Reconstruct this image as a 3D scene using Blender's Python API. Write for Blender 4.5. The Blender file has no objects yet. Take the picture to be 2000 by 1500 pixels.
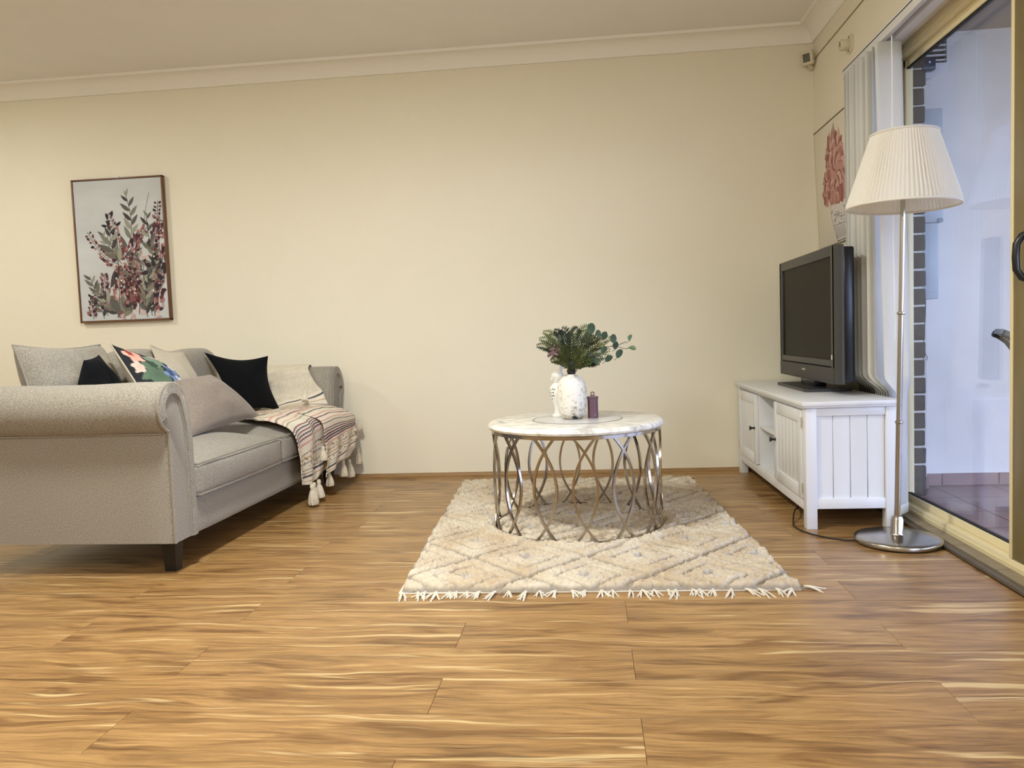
import bpy, bmesh, math, random
import numpy as np
from mathutils import Vector, Matrix, noise
random.seed(7)
PI = math.pi
S = bpy.context.scene
COL = S.collection

# ------------------------------------------------------------------ camera
cam = bpy.data.objects.new('camera', bpy.data.cameras.new('camera')); COL.objects.link(cam)
cam.data.sensor_width = 36.0; cam.data.lens = 27.0; cam.data.sensor_fit = 'HORIZONTAL'
cam.data.clip_start = 0.05
R = Matrix(((0.99439083, 0.02995915, 0.10143636), (0.09928551, 0.06619034, -0.99285509), (-0.0364592, 0.99735715, 0.06284456)))
cam.matrix_world = Matrix.Translation((0, 0, 0.86)) @ R.to_4x4()
S.camera = cam

# ------------------------------------------------------------------ world, lights, exposure
W = bpy.data.worlds.new('daylight'); S.world = W; W.use_nodes = True
bg = W.node_tree.nodes['Background']; bg.inputs[0].default_value = (0.52, 0.65, 1.0, 1); bg.inputs[1].default_value = 9.8
S.view_settings.view_transform = 'Standard'; S.view_settings.look = 'None'
S.view_settings.gamma = 1.0; S.view_settings.use_curve_mapping = False
S.view_settings.exposure = -0.06
def area(name, loc, size, power, color, rot=(0, 0, 0), shape='DISK', spread=PI):
    l = bpy.data.lights.new(name, 'AREA'); l.shape = shape; l.size = size; l.energy = power; l.color = color; l.spread = spread
    o = bpy.data.objects.new(name, l); COL.objects.link(o); o.location = loc; o.rotation_euler = rot
    return o
WARM = (0.97, 0.985, 0.92)
def bulb(name, loc, r, power, color):
    l = bpy.data.lights.new(name, 'POINT'); l.shadow_soft_size = r; l.energy = power; l.color = color
    o = bpy.data.objects.new(name, l); COL.objects.link(o); o.location = loc; return o
area('ceiling_lamp_light', (-1.1, 2.1, 2.50), 0.30, 74, WARM)
area('ceiling_lamp_light', (-3.8, 3.2, 2.50), 0.25, 24, WARM)
bulb('pendant_light', (0.1, 0.2, 2.30), 0.15, 36, WARM)
bulb('pendant_light', (-2.2, -0.6, 2.30), 0.15, 70, WARM)

# ------------------------------------------------------------------ helpers
def lin(r, g, b):
    f = lambda c: (c / 255 / 12.92) if c / 255 <= 0.04045 else ((c / 255 + 0.055) / 1.055) ** 2.4
    return (f(r), f(g), f(b), 1.0)
def newmat(name):
    m = bpy.data.materials.new(name); m.use_nodes = True
    nt = m.node_tree; p = nt.nodes['Principled BSDF']
    return m, nt, p
def setp(p, **k):
    for a, v in k.items():
        p.inputs[a.replace('_', ' ')].default_value = v
def simple(name, c, rough=0.5, metal=0.0, var=0.0, vscale=20, bump=0.0, bscale=200, stretch=None, spec=0.5):
    m, nt, p = newmat(name)
    p.inputs['Base Color'].default_value = c; p.inputs['Roughness'].default_value = rough; p.inputs['Metallic'].default_value = metal
    p.inputs['Specular IOR Level'].default_value = spec
    tc = nt.nodes.new('ShaderNodeTexCoord'); vec = tc.outputs['Object']
    if stretch:
        mp = nt.nodes.new('ShaderNodeMapping'); mp.inputs['Scale'].default_value = stretch
        nt.links.new(vec, mp.inputs[0]); vec = mp.outputs[0]
    if var > 0:
        n = nt.nodes.new('ShaderNodeTexNoise'); n.inputs['Scale'].default_value = vscale; n.inputs['Detail'].default_value = 4
        nt.links.new(vec, n.inputs['Vector'])
        r = nt.nodes.new('ShaderNodeValToRGB')
        r.color_ramp.elements[0].position = 0.3; r.color_ramp.elements[1].position = 0.7
        r.color_ramp.elements[0].color = tuple(x * (1 - var) for x in c[:3]) + (1,)
        r.color_ramp.elements[1].color = tuple(min(1, x * (1 + var)) for x in c[:3]) + (1,)
        nt.links.new(n.outputs[0], r.inputs[0]); nt.links.new(r.outputs[0], p.inputs['Base Color'])
    if bump > 0:
        n2 = nt.nodes.new('ShaderNodeTexNoise'); n2.inputs['Scale'].default_value = bscale; n2.inputs['Detail'].default_value = 3
        nt.links.new(vec, n2.inputs['Vector'])
        b = nt.nodes.new('ShaderNodeBump'); b.inputs['Strength'].default_value = bump; b.inputs['Distance'].default_value = 0.002
        nt.links.new(n2.outputs[0], b.inputs['Height']); nt.links.new(b.outputs[0], p.inputs['Normal'])
    return m
def attrmat(name, rough=0.8, bump=0.0, bscale=300):
    m = simple(name, (1, 1, 1, 1), rough, bump=bump, bscale=bscale)
    nt = m.node_tree; a = nt.nodes.new('ShaderNodeAttribute'); a.attribute_name = 'Col'
    nt.links.new(a.outputs['Color'], nt.nodes['Principled BSDF'].inputs['Base Color'])
    return m
def fabric(name, c, c2, scale=260, bump=0.5, sheen=0.2, rough=0.95):
    m, nt, p = newmat(name); p.inputs['Roughness'].default_value = rough
    p.inputs['Sheen Weight'].default_value = sheen; p.inputs['Specular IOR Level'].default_value = 0.2
    tc = nt.nodes.new('ShaderNodeTexCoord')
    n = nt.nodes.new('ShaderNodeTexNoise'); n.inputs['Scale'].default_value = scale; n.inputs['Detail'].default_value = 5; n.inputs['Roughness'].default_value = 0.7
    nt.links.new(tc.outputs['Object'], n.inputs['Vector'])
    r = nt.nodes.new('ShaderNodeValToRGB'); r.color_ramp.elements[0].position = 0.35; r.color_ramp.elements[1].position = 0.65
    r.color_ramp.elements[0].color = c2; r.color_ramp.elements[1].color = c
    nt.links.new(n.outputs[0], r.inputs[0]); nt.links.new(r.outputs[0], p.inputs['Base Color'])
    b = nt.nodes.new('ShaderNodeBump'); b.inputs['Strength'].default_value = bump; b.inputs['Distance'].default_value = 0.0015
    nt.links.new(n.outputs[0], b.inputs['Height']); nt.links.new(b.outputs[0], p.inputs['Normal'])
    return m

def props(o, label=None, cat=None, group=None, kind=None):
    if label: o['label'] = label
    if cat: o['category'] = cat
    if group: o['group'] = group
    if kind: o['kind'] = kind
    return o
def root(name, loc, label=None, cat=None, group=None, rz=0.0, kind=None, rot=None):
    o = bpy.data.objects.new(name, None); COL.objects.link(o); o.location = loc
    o.rotation_euler = rot if rot else (0, 0, rz); o.empty_display_size = 0.05
    return props(o, label, cat, group, kind)

class MB:
    """collects shapes; build() links ONE mesh object"""
    def __init__(s): s.v = []; s.f = []; s.c = []
    def add(s, vs, fs, col=None):
        k = len(s.v); s.v += [tuple(v) for v in vs]; s.f += [tuple(i + k for i in f) for f in fs]
        s.c += [col if col else (1, 1, 1, 1)] * len(vs)
        return s
    def box(s, x0, x1, y0, y1, z0, z1, b=0.0, seg=2, M=None, col=None):
        bm = bmesh.new(); bmesh.ops.create_cube(bm, size=1)
        for v in bm.verts:
            v.co = Vector((x0 + (v.co.x + .5) * (x1 - x0), y0 + (v.co.y + .5) * (y1 - y0), z0 + (v.co.z + .5) * (z1 - z0)))
        if b > 0:
            b = min(b, 0.49 * min(abs(x1 - x0), abs(y1 - y0), abs(z1 - z0)))
            bmesh.ops.bevel(bm, geom=bm.edges[:], offset=b, segments=seg, profile=0.5, affect='EDGES')
        if M: bmesh.ops.transform(bm, matrix=M, verts=bm.verts)
        bm.verts.index_update()
        s.add([v.co[:] for v in bm.verts], [[v.index for v in f.verts] for f in bm.faces], col); bm.free()
        return s
    def tube(s, pts, r, n=8, closed=False, cap=True, col=None, up=None):
        P = [Vector(p) for p in pts]; N = len(P)
        rr = r if isinstance(r, (list, tuple)) else [r] * N
        vs = []; prev = None
        for i, p in enumerate(P):
            if closed: t = P[(i + 1) % N] - P[(i - 1) % N]
            else: t = P[min(i + 1, N - 1)] - P[max(i - 1, 0)]
            if t.length < 1e-9: t = Vector((0, 0, 1))
            t.normalize()
            if prev is None:
                a = Vector(up) if up else (Vector((0, 0, 1)) if abs(t.z) < 0.9 else Vector((1, 0, 0)))
                prev = (a - t * a.dot(t)).normalized()
            else:
                q = prev - t * prev.dot(t); prev = q.normalized() if q.length > 1e-6 else prev
            bi = t.cross(prev)
            for k in range(n):
                a = 2 * PI * k / n + (PI / 4 if n == 4 else 0)
                vs.append((p + (prev * math.cos(a) + bi * math.sin(a)) * rr[i])[:])
        fs = []
        for i in range(N if closed else N - 1):
            j = (i + 1) % N
            for k in range(n):
                k2 = (k + 1) % n; fs.append((i * n + k, i * n + k2, j * n + k2, j * n + k))
        if cap and not closed: fs.append(tuple(range(n))[::-1]); fs.append(tuple((N - 1) * n + k for k in range(n)))
        return s.add(vs, fs, col)
    def lathe(s, prof, n=32, c=(0, 0, 0), fn=None, M=None, col=None, cap=True):
        vs = []
        for (r, z) in prof:
            for k in range(n):
                a = 2 * PI * k / n; q = r * (fn(a, z) if fn else 1)
                v = Vector((q * math.cos(a), q * math.sin(a), z))
                if M: v = M @ v
                vs.append((v.x + c[0], v.y + c[1], v.z + c[2]))
        fs = []
        for i in range(len(prof) - 1):
            for k in range(n):
                k2 = (k + 1) % n; fs.append((i * n + k, i * n + k2, (i + 1) * n + k2, (i + 1) * n + k))
        if cap and prof[0][0] > 1e-5: fs.append(tuple(range(n))[::-1])
        if cap and prof[-1][0] > 1e-5: fs.append(tuple((len(prof) - 1) * n + k for k in range(n)))
        return s.add(vs, fs, col)
    def prism(s, poly, y0, y1, axis='y', col=None):
        """polygon in XZ (axis y), YZ (axis x) or XY (axis z) extruded along the axis"""
        mk = {'y': lambda a, b, t: (a, t, b), 'x': lambda a, b, t: (t, a, b), 'z': lambda a, b, t: (a, b, t)}[axis]
        n = len(poly); vs = [mk(a, b, y0) for a, b in poly] + [mk(a, b, y1) for a, b in poly]
        fs = [tuple(range(n)), tuple(range(n, 2 * n))[::-1]] + [(i, i + n, (i + 1) % n + n, (i + 1) % n) for i in range(n)]
        return s.add(vs, fs, col)
    def grid(s, P, col=None):
        """P: rows of points"""
        nr, nc = len(P), len(P[0]); vs = [p for row in P for p in row]
        fs = [(i * nc + j, i * nc + j + 1, (i + 1) * nc + j + 1, (i + 1) * nc + j) for i in range(nr - 1) for j in range(nc - 1)]
        return s.add(vs, fs, col)
    def build(s, name, mat, parent=None, smooth=True, world=False, angle=40, colattr=False, label=None, kind=None, loc=None):
        me = bpy.data.meshes.new(name); me.from_pydata(s.v, [], s.f); me.update()
        bm = bmesh.new(); bm.from_mesh(me); bmesh.ops.recalc_face_normals(bm, faces=bm.faces); bm.to_mesh(me); bm.free()
        if colattr:
            a = me.color_attributes.new('Col', 'FLOAT_COLOR', 'POINT')
            a.data.foreach_set('color', np.array(s.c, dtype=np.float32).ravel())
        if world and parent is not None:
            me.transform(rootmat(parent).inverted())
        if smooth:
            me.polygons.foreach_set('use_smooth', [True] * len(me.polygons))
            me.set_sharp_from_angle(angle=math.radians(angle))
        me.materials.append(mat)
        o = bpy.data.objects.new(name, me); COL.objects.link(o)
        if parent is not None: o.parent = parent
        if loc: o.location = loc
        return props(o, label, kind=kind)
def rootmat(o):
    m = Matrix.Translation(o.location) @ o.rotation_euler.to_matrix().to_4x4()
    return (rootmat(o.parent) @ m) if o.parent else m
def inst(o, parent=None, loc=None, rot=None, label=None, scale=None):
    c = o.copy(); COL.objects.link(c)
    if parent is not None: c.parent = parent
    if loc is not None: c.location = loc
    if rot is not None: c.rotation_euler = rot
    if scale is not None: c.scale = scale
    if label: c['label'] = label
    return c
def struct(o): o['kind'] = 'structure'; return o

# ------------------------------------------------------------------ materials
M_wall = simple('wall_paint', lin(234, 227, 207), 0.75, var=0.008, vscale=3, bump=0.35, bscale=260, spec=0.25)
M_ceil = simple('ceiling_paint', lin(242, 240, 236), 0.85, var=0.01, vscale=5, bump=0.1, spec=0.2)
M_corn = simple('cornice_paint', lin(244, 240, 232), 0.6, spec=0.3)
M_cream = simple('wall_outer_paint', lin(222, 218, 212), 0.8, var=0.03, vscale=9, bump=0.4, bscale=150)
M_brick = simple('brown_brick', lin(56, 45, 42), 0.9, var=0.25, vscale=30, bump=0.8, bscale=120)
M_mortar = simple('white_mortar', lin(225, 222, 215), 0.9, bump=0.6)
M_tile = simple('terracotta_tile', lin(128, 92, 86), 0.35, var=0.15, vscale=14, bump=0.1)
M_grout = simple('grout', lin(90, 80, 76), 0.9)
M_gold = simple('champagne_aluminium', lin(232, 218, 176), 0.4, metal=0.0)
M_black = simple('black_plastic', lin(14, 14, 16), 0.3)
M_rubber = simple('black_gasket', lin(16, 15, 14), 0.7)
M_white = simple('white_lacquer', lin(224, 224, 226), 0.35, var=0.015, vscale=4)
M_slat = simple('blind_fabric', lin(214, 212, 206), 0.8, bump=0.2, bscale=400)
M_strip = simple('grey_vinyl_tile', lin(142, 128, 104), 0.45, var=0.12, vscale=16)
M_trimd = simple('olive_edge_strip', lin(84, 74, 58), 0.4, var=0.08)
M_scotia = simple('oak_beading', lin(150, 116, 74), 0.45, var=0.25, vscale=5, stretch=(2, 60, 60))
M_sofa = fabric('sofa_linen', lin(174, 167, 155), lin(112, 105, 94))
M_pipe = fabric('sofa_piping', lin(160, 153, 141), lin(128, 121, 109))
M_dark = simple('black_timber', lin(13, 11, 11), 0.45)
M_navy = fabric('black_velvet', lin(7, 8, 12), lin(3, 4, 6), bump=0.2, sheen=0.03)
M_knit = fabric('black_knit', lin(11, 13, 18), lin(3, 4, 6), scale=120, bump=1.0, sheen=0.03)
M_mauve = fabric('mauve_velvet', lin(142, 130, 119), lin(128, 116, 106), scale=90, bump=0.1, sheen=0.25, rough=0.6)
M_beige = fabric('beige_linen', lin(198, 188, 168), lin(176, 165, 146))
M_steel = simple('polished_steel', lin(178, 170, 160), 0.16, metal=1.0, var=0.1, vscale=8)
M_nickel = simple('brushed_nickel', lin(176, 170, 162), 0.22, metal=1.0)
M_tvgrey = simple('tv_grey_plastic', lin(58, 58, 58), 0.4, bump=0.1, bscale=500)
M_tvblk = simple('tv_black_plastic', lin(18, 20, 26), 0.25)
M_screen = simple('tv_screen', lin(20, 17, 13), 0.3, spec=0.05)
M_knob = simple('knob_black', lin(22, 20, 20), 0.35)
M_cable = simple('black_cable', lin(22, 20, 20), 0.5)
M_frame = simple('walnut_frame', lin(104, 66, 38), 0.4, var=0.2, vscale=8, stretch=(40, 40, 4))
M_paint = attrmat('painted_canvas', 0.8, bump=0.1)
M_bwhite = simple('beige_plastic', lin(214, 204, 178), 0.45)
M_grey = simple('grey_metal', lin(120, 128, 138), 0.4)

def glass_mat():
    m, nt, p = newmat('door_glass')
    out = nt.nodes['Material Output']; nt.nodes.remove(p)
    tr = nt.nodes.new('ShaderNodeBsdfTransparent'); tr.inputs[0].default_value = (0.95, 0.95, 0.95, 1)
    gl = nt.nodes.new('ShaderNodeBsdfGlossy'); gl.inputs['Roughness'].default_value = 0.0; gl.inputs[0].default_value = (1, 1, 1, 1)
    fr = nt.nodes.new('ShaderNodeFresnel'); fr.inputs[0].default_value = 1.5
    mx = nt.nodes.new('ShaderNodeMixShader')
    ge = nt.nodes.new('ShaderNodeNewGeometry'); io = nt.nodes.new('ShaderNodeMath'); io.operation = 'MULTIPLY_ADD'
    io.inputs[1].default_value = 1 / 1.5 - 1.5; io.inputs[2].default_value = 1.5      # true index on the way out of the pane
    nt.links.new(ge.outputs['Backfacing'], io.inputs[0]); nt.links.new(io.outputs[0], fr.inputs[0])
    nt.links.new(fr.outputs[0], mx.inputs[0]); nt.links.new(tr.outputs[0], mx.inputs[1]); nt.links.new(gl.outputs[0], mx.inputs[2])
    nt.links.new(mx.outputs[0], out.inputs[0]); return m
M_glass = glass_mat()

def floor_mat():
    m, nt, p = newmat('laminate_oak'); L = nt.links.new; N = nt.nodes.new
    tc = N('ShaderNodeTexCoord'); oi = N('ShaderNodeObjectInfo')
    sc = N('ShaderNodeVectorMath'); sc.operation = 'SCALE'; sc.inputs[3].default_value = 37.0
    cb = N('ShaderNodeCombineXYZ'); L(oi.outputs['Random'], cb.inputs[0]); L(oi.outputs['Random'], cb.inputs[1]); L(oi.outputs['Random'], cb.inputs[2])
    L(cb.outputs[0], sc.inputs[0])
    ad = N('ShaderNodeVectorMath'); ad.operation = 'ADD'; L(tc.outputs['Object'], ad.inputs[0]); L(sc.outputs[0], ad.inputs[1])
    wm = N('ShaderNodeMapping'); wm.inputs['Scale'].default_value = (3.2, 9, 1); L(ad.outputs[0], wm.inputs[0])
    wn = N('ShaderNodeTexNoise'); wn.inputs['Scale'].default_value = 1.0; wn.inputs['Detail'].default_value = 2; L(wm.outputs[0], wn.inputs['Vector'])
    w1 = N('ShaderNodeMath'); w1.operation = 'MULTIPLY_ADD'; w1.inputs[1].default_value = 0.06; w1.inputs[2].default_value = -0.03; L(wn.outputs[0], w1.inputs[0])
    wc = N('ShaderNodeCombineXYZ'); L(w1.outputs[0], wc.inputs[1])
    ad0 = ad; ad = N('ShaderNodeVectorMath'); ad.operation = 'ADD'; L(ad0.outputs[0], ad.inputs[0]); L(wc.outputs[0], ad.inputs[1])
    def nz(scale, detail, dist, rough=0.55, mscale=(1, 1, 1)):
        mp = N('ShaderNodeMapping'); mp.inputs['Scale'].default_value = mscale; L(ad.outputs[0], mp.inputs[0])
        n = N('ShaderNodeTexNoise'); n.inputs['Scale'].default_value = scale; n.inputs['Detail'].default_value = detail
        n.inputs['Distortion'].default_value = dist; n.inputs['Roughness'].default_value = rough; L(mp.outputs[0], n.inputs['Vector']); return n
    a = nz(1.0, 5, 1.6, 0.6, (1.5, 24, 1)); b = nz(1.0, 4, 0.5, 0.65, (8, 150, 1)); c = nz(1.0, 3, 1.0, 0.5, (2.6, 15, 1)); d = nz(1.0, 3, 0.9, 0.55, (1.3, 30, 1))
    r = N('ShaderNodeValToRGB'); cr = r.color_ramp
    cr.elements[0].position = 0.30; cr.elements[0].color = lin(98, 72, 44)
    cr.elements[1].position = 0.72; cr.elements[1].color = lin(206, 176, 126)
    for pos, col in ((0.42, lin(138, 104, 64)), (0.5, lin(156, 119, 73)), (0.6, lin(176, 138, 88))):
        e = cr.elements.new(pos); e.color = col
    mixf = N('ShaderNodeMath'); mixf.operation = 'MULTIPLY_ADD'; mixf.inputs[1].default_value = 0.42; L(b.outputs[0], mixf.inputs[0])
    m2 = N('ShaderNodeMath'); m2.operation = 'MULTIPLY_ADD'; m2.inputs[1].default_value = 0.62; L(a.outputs[0], m2.inputs[0]); L(mixf.outputs[0], m2.inputs[2])
    mixf.inputs[2].default_value = -0.03
    m3 = N('ShaderNodeMath'); m3.operation = 'MULTIPLY_ADD'; m3.inputs[1].default_value = 0.0; L(d.outputs[0], m3.inputs[0]); L(m2.outputs[0], m3.inputs[2])
    L(m3.outputs[0], r.inputs[0])
    r2 = N('ShaderNodeValToRGB'); r2.color_ramp.elements[0].position = 0.33; r2.color_ramp.elements[0].color = (0.50, 0.42, 0.36, 1)
    r2.color_ramp.elements[1].position = 0.46; r2.color_ramp.elements[1].color = (1, 1, 1, 1); L(c.outputs[0], r2.inputs[0])
    # crisp pale streaks
    r3 = N('ShaderNodeValToRGB'); r3.color_ramp.elements[0].position = 0.60; r3.color_ramp.elements[0].color = (0, 0, 0, 1)
    r3.color_ramp.elements[1].position = 0.68; r3.color_ramp.elements[1].color = (0.75, 0.75, 0.75, 1); L(d.outputs[0], r3.inputs[0])
    mx = N('ShaderNodeMix'); mx.data_type = 'RGBA'; mx.blend_type = 'MULTIPLY'; mx.inputs[0].default_value = 0.85
    L(r.outputs[0], mx.inputs[6]); L(r2.outputs[0], mx.inputs[7])
    mx2 = N('ShaderNodeMix'); mx2.data_type = 'RGBA'; L(r3.outputs[0], mx2.inputs[0]); L(mx.outputs[2], mx2.inputs[6]); mx2.inputs[7].default_value = lin(214, 188, 138)
    L(mx2.outputs[2], p.inputs['Base Color'])
    p.inputs['Roughness'].default_value = 0.3; p.inputs['Specular IOR Level'].default_value = 0.45
    bp = N('ShaderNodeBump'); bp.inputs['Strength'].default_value = 0.12; bp.inputs['Distance'].default_value = 0.001; L(b.outputs[0], bp.inputs['Height']); L(bp.outputs[0], p.inputs['Normal'])
    return m
M_floor = floor_mat()

def marble_mat():
    m, nt, p = newmat('grey_white_marble'); L = nt.links.new; N = nt.nodes.new
    tc = N('ShaderNodeTexCoord'); mp = N('ShaderNodeMapping'); mp.inputs['Scale'].default_value = (3, 7, 3); L(tc.outputs['Object'], mp.inputs[0])
    n = N('ShaderNodeTexNoise'); n.inputs['Scale'].default_value = 1.6; n.inputs['Detail'].default_value = 7; n.inputs['Distortion'].default_value = 2.5; n.inputs['Roughness'].default_value = 0.6
    L(mp.outputs[0], n.inputs['Vector']); r = N('ShaderNodeValToRGB'); c = r.color_ramp
    c.elements[0].position = 0.33; c.elements[0].color = lin(178, 174, 168); c.elements[1].position = 0.58; c.elements[1].color = lin(246, 243, 236)
    e = c.elements.new(0.46); e.color = lin(224, 220, 212)
    L(n.outputs[0], r.inputs[0]); L(r.outputs[0], p.inputs['Base Color']); p.inputs['Roughness'].default_value = 0.18
    return m
M_marble = marble_mat()
M_disc = simple('grey_marble_disc', lin(204, 203, 202), 0.2, var=0.2, vscale=14)

def chipped_mat():
    m, nt, p = newmat('chipped_white_glaze'); L = nt.links.new; N = nt.nodes.new
    tc = N('ShaderNodeTexCoord')
    n = N('ShaderNodeTexNoise'); n.inputs['Scale'].default_value = 60; n.inputs['Detail'].default_value = 6; n.inputs['Roughness'].default_value = 0.75; L(tc.outputs['Object'], n.inputs['Vector'])
    n2 = N('ShaderNodeTexNoise'); n2.inputs['Scale'].default_value = 9; n2.inputs['Detail'].default_value = 2; L(tc.outputs['Object'], n2.inputs['Vector'])
    sx = N('ShaderNodeSeparateXYZ'); L(tc.outputs['Object'], sx.inputs[0])
    base = N('ShaderNodeMapRange'); base.inputs[1].default_value = 0.0; base.inputs[2].default_value = 0.035; base.inputs[3].default_value = 0.09; base.inputs[4].default_value = 0.0; L(sx.outputs[2], base.inputs[0])
    ml = N('ShaderNodeMath'); ml.operation = 'MULTIPLY_ADD'; ml.inputs[1].default_value = 0.45; L(n2.outputs[0], ml.inputs[0]); L(n.outputs[0], ml.inputs[2])
    m2 = N('ShaderNodeMath'); m2.operation = 'ADD'; L(ml.outputs[0], m2.inputs[0]); L(base.outputs[0], m2.inputs[1])
    r = N('ShaderNodeValToRGB'); c = r.color_ramp; c.elements[0].position = 0.0; c.elements[0].color = lin(226, 222, 212); c.elements[1].position = 0.895; c.elements[1].color = lin(30, 28, 28)
    e = c.elements.new(0.74); e.color = lin(232, 228, 220); e = c.elements.new(0.80); e.color = lin(196, 184, 164); e = c.elements.new(0.87); e.color = lin(190, 182, 168)
    L(m2.outputs[0], r.inputs[0]); L(r.outputs[0], p.inputs['Base Color']); p.inputs['Roughness'].default_value = 0.55
    b = N('ShaderNodeBump'); b.inputs['Strength'].default_value = 0.4; b.inputs['Distance'].default_value = 0.003; L(n.outputs[0], b.inputs['Height']); L(b.outputs[0], p.inputs['Normal'])
    return m
M_chip = chipped_mat()

def shade_mat():
    m, nt, p = newmat('pleated_shade_fabric'); L = nt.links.new; N = nt.nodes.new
    out = nt.nodes['Material Output']
    p.inputs['Base Color'].default_value = lin(248, 244, 234); p.inputs['Roughness'].default_value = 0.85
    t = N('ShaderNodeBsdfTranslucent'); t.inputs[0].default_value = lin(236, 228, 210)
    mx = N('ShaderNodeMixShader'); mx.inputs[0].default_value = 0.3
    L(p.outputs[0], mx.inputs[1]); L(t.outputs[0], mx.inputs[2]); L(mx.outputs[0], out.inputs[0]); return m
M_shade = shade_mat()
M_meter = simple('meter_box_enamel', lin(176, 184, 190), 0.4)

def tinted_glass(name, c):
    m, nt, p = newmat(name); p.inputs['Base Color'].default_value = c; p.inputs['Roughness'].default_value = 0.08
    p.inputs['Transmission Weight'].default_value = 0.35; p.inputs['IOR'].default_value = 1.45; return m
M_purple = tinted_glass('purple_glass', lin(126, 94, 108))

# ------------------------------------------------------------------ room shell
XL, XR, YB, YF, ZC = -5.0, 1.33, 4.68, -3.0, 2.565
floor = root('floor', (0, 0, 0), kind='structure')
sub = MB().box(XL - .1, XR + .05, YF - .1, YB + .1, -0.06, -0.010).build('underlay', M_trimd, floor, smooth=False)
# planks: rows 0.188 deep, boards 1.2 long
PW, PL = 0.188, 1.2
cache = {}
def plank_mesh(L):
    k = round(L, 3)
    if k not in cache:
        o = MB().box(-L / 2 + .0004, L / 2 - .0004, -PW / 2 + .0003, PW / 2 - .0003, -0.010, 0, b=0.0006, seg=1).build('plank', M_floor, floor, smooth=False)
        cache[k] = [o, False]
    e = cache[k]
    if not e[1]: e[1] = True; return e[0]
    return inst(e[0])
rowoff = {}

for r in range(-24, 18):
    yc = 1.492 + PW * (r + 0.5)
    y0, y1 = yc - PW / 2, yc + PW / 2
    if y0 > YB - .02 or y1 < YF: continue
    ph = (0.09 if r % 2 == 0 else -0.395) + 0.03 * math.sin(r * 2.1) * (0 if 0 <= r <= 5 else 1)
    k0 = math.ceil((XL - ph) / PL - 1)
    x = ph + k0 * PL
    while x < 1.305:
        a, b_ = max(x, XL), min(x + PL, 1.305)
        if b_ - a > 0.002:
            o = plank_mesh(b_ - a); o.location = ((a + b_) / 2, yc, 0)
        x += PL
ceil = struct(MB().box(XL, XR + .1, YF, YB + .1, ZC, ZC + .1).build('ceiling', M_ceil, smooth=False))
struct(MB().box(XL - .1, XR + .16, YB, YB + .12, -.06, ZC + .1).build('wall_back', M_wall, smooth=False))
struct(MB().box(XL - .12, XL, YF - .1, YB, -.06, ZC + .1).build('wall_left', M_wall, smooth=False))
struct(MB().box(XL, XR + .16, YF - .12, YF, -.06, ZC + .1).build('wall_front', M_wall, smooth=False))
DY0, DY1, DZ = 1.15, 3.665, 2.055
wr = MB().box(XR, XR + .13, DY1, YB, -.06, ZC + .1)
wr.box(XR, XR + .13, YF, DY0, -.06, ZC + .1).box(XR, XR + .13, DY0, DY1, DZ, ZC + .1)
struct(wr.build('wall_right', M_wall, smooth=False))
# cornice: cove profile, (distance from wall, z)
prof = [(0, 2.470), (0.010, 2.470), (0.012, 2.476)]
for i in range(9):
    t = i / 8 * PI / 2
    prof.append((0.012 + 0.070 * (1 - math.cos(t)), 2.476 + 0.072 * math.sin(t)))
prof += [(0.092, 2.549), (0.094, 2.565), (0, 2.565)]
def cornice(name, pts_fn, a, b):
    m = MB(); n = len(prof)
    vs = [pts_fn(d, z, 0) for d, z in prof] + [pts_fn(d, z, 1) for d, z in prof]
    m.add(vs, [(i, (i + 1) % n, (i + 1) % n + n, i + n) for i in range(n)] + [tuple(range(n)), tuple(range(n, 2 * n))])
    return struct(m.build(name, M_corn, angle=25))
cornice('trim_1', lambda d, z, e: ((XL + d, YB - d, z) if e == 0 else (XR - d, YB - d, z)), 0, 1)
cornice('trim_2', lambda d, z, e: ((XR - d, YB - d, z) if e == 0 else (XR - d, YF + d, z)), 0, 1)
cornice('trim_3', lambda d, z, e: ((XL + d, YB - d, z) if e == 0 else (XL + d, YF + d, z)), 0, 1)
# small timber beading at the foot of the back wall
q = [(YB, 0), (YB - .02, 0), (YB - .02, .005)] + [(YB - .02 + .017 * math.sin(t), .005 + .017 * (1 - math.cos(t))) for t in [PI / 8, PI / 4, 3 * PI / 8, PI / 2]] + [(YB, .024)]
sk = MB().prism(q, XL, XR, axis='x'); struct(sk.build('baseboard_back', M_scotia, smooth=False))
# picked-out edge strip + narrow tiles in front of the door
struct(MB().box(1.303, 1.334, YF, 3.9, 0, .015, b=.006).build('trim_4', M_trimd))
ts = root('trim_5', (0, 0, 0), kind='structure')
MB().box(1.334, 1.46, DY0, DY1, -.02, .010).build('grout_bed', M_grout, ts, smooth=False)
ti = MB().box(-.025, .025, -.148, .148, 0, .008, b=.001, seg=1).build('tile', M_strip, ts, loc=(1.360, 3.43, .010))
for k in range(1, 8): inst(ti, loc=(1.360, 3.43 - .30 * k, .010))

# ------------------------------------------------------------------ sliding door
door = root('door_1', (1.42, 2.4, 0), kind='structure')
B = lambda *a, **k: MB().box(*a, **k)
fr = MB().box(1.388, 1.455, DY0, DY1, 2.003, 2.055, b=.002).box(1.384, 1.390, DY0, DY1, 2.024, 2.030)
fr.box(1.388, 1.455, 3.630, DY1, .0, 2.055, b=.002).box(1.388, 1.455, DY0, DY0 + .04, .0, 2.055, b=.002)
fr.build('door_frame', M_gold, door, world=True)
MB().box(1.386, 1.46, DY0, DY1, .002, .050, b=.003).box(1.383, 1.388, DY0, DY1, .030, .034).build('door_sill', M_gold, door, world=True)
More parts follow.
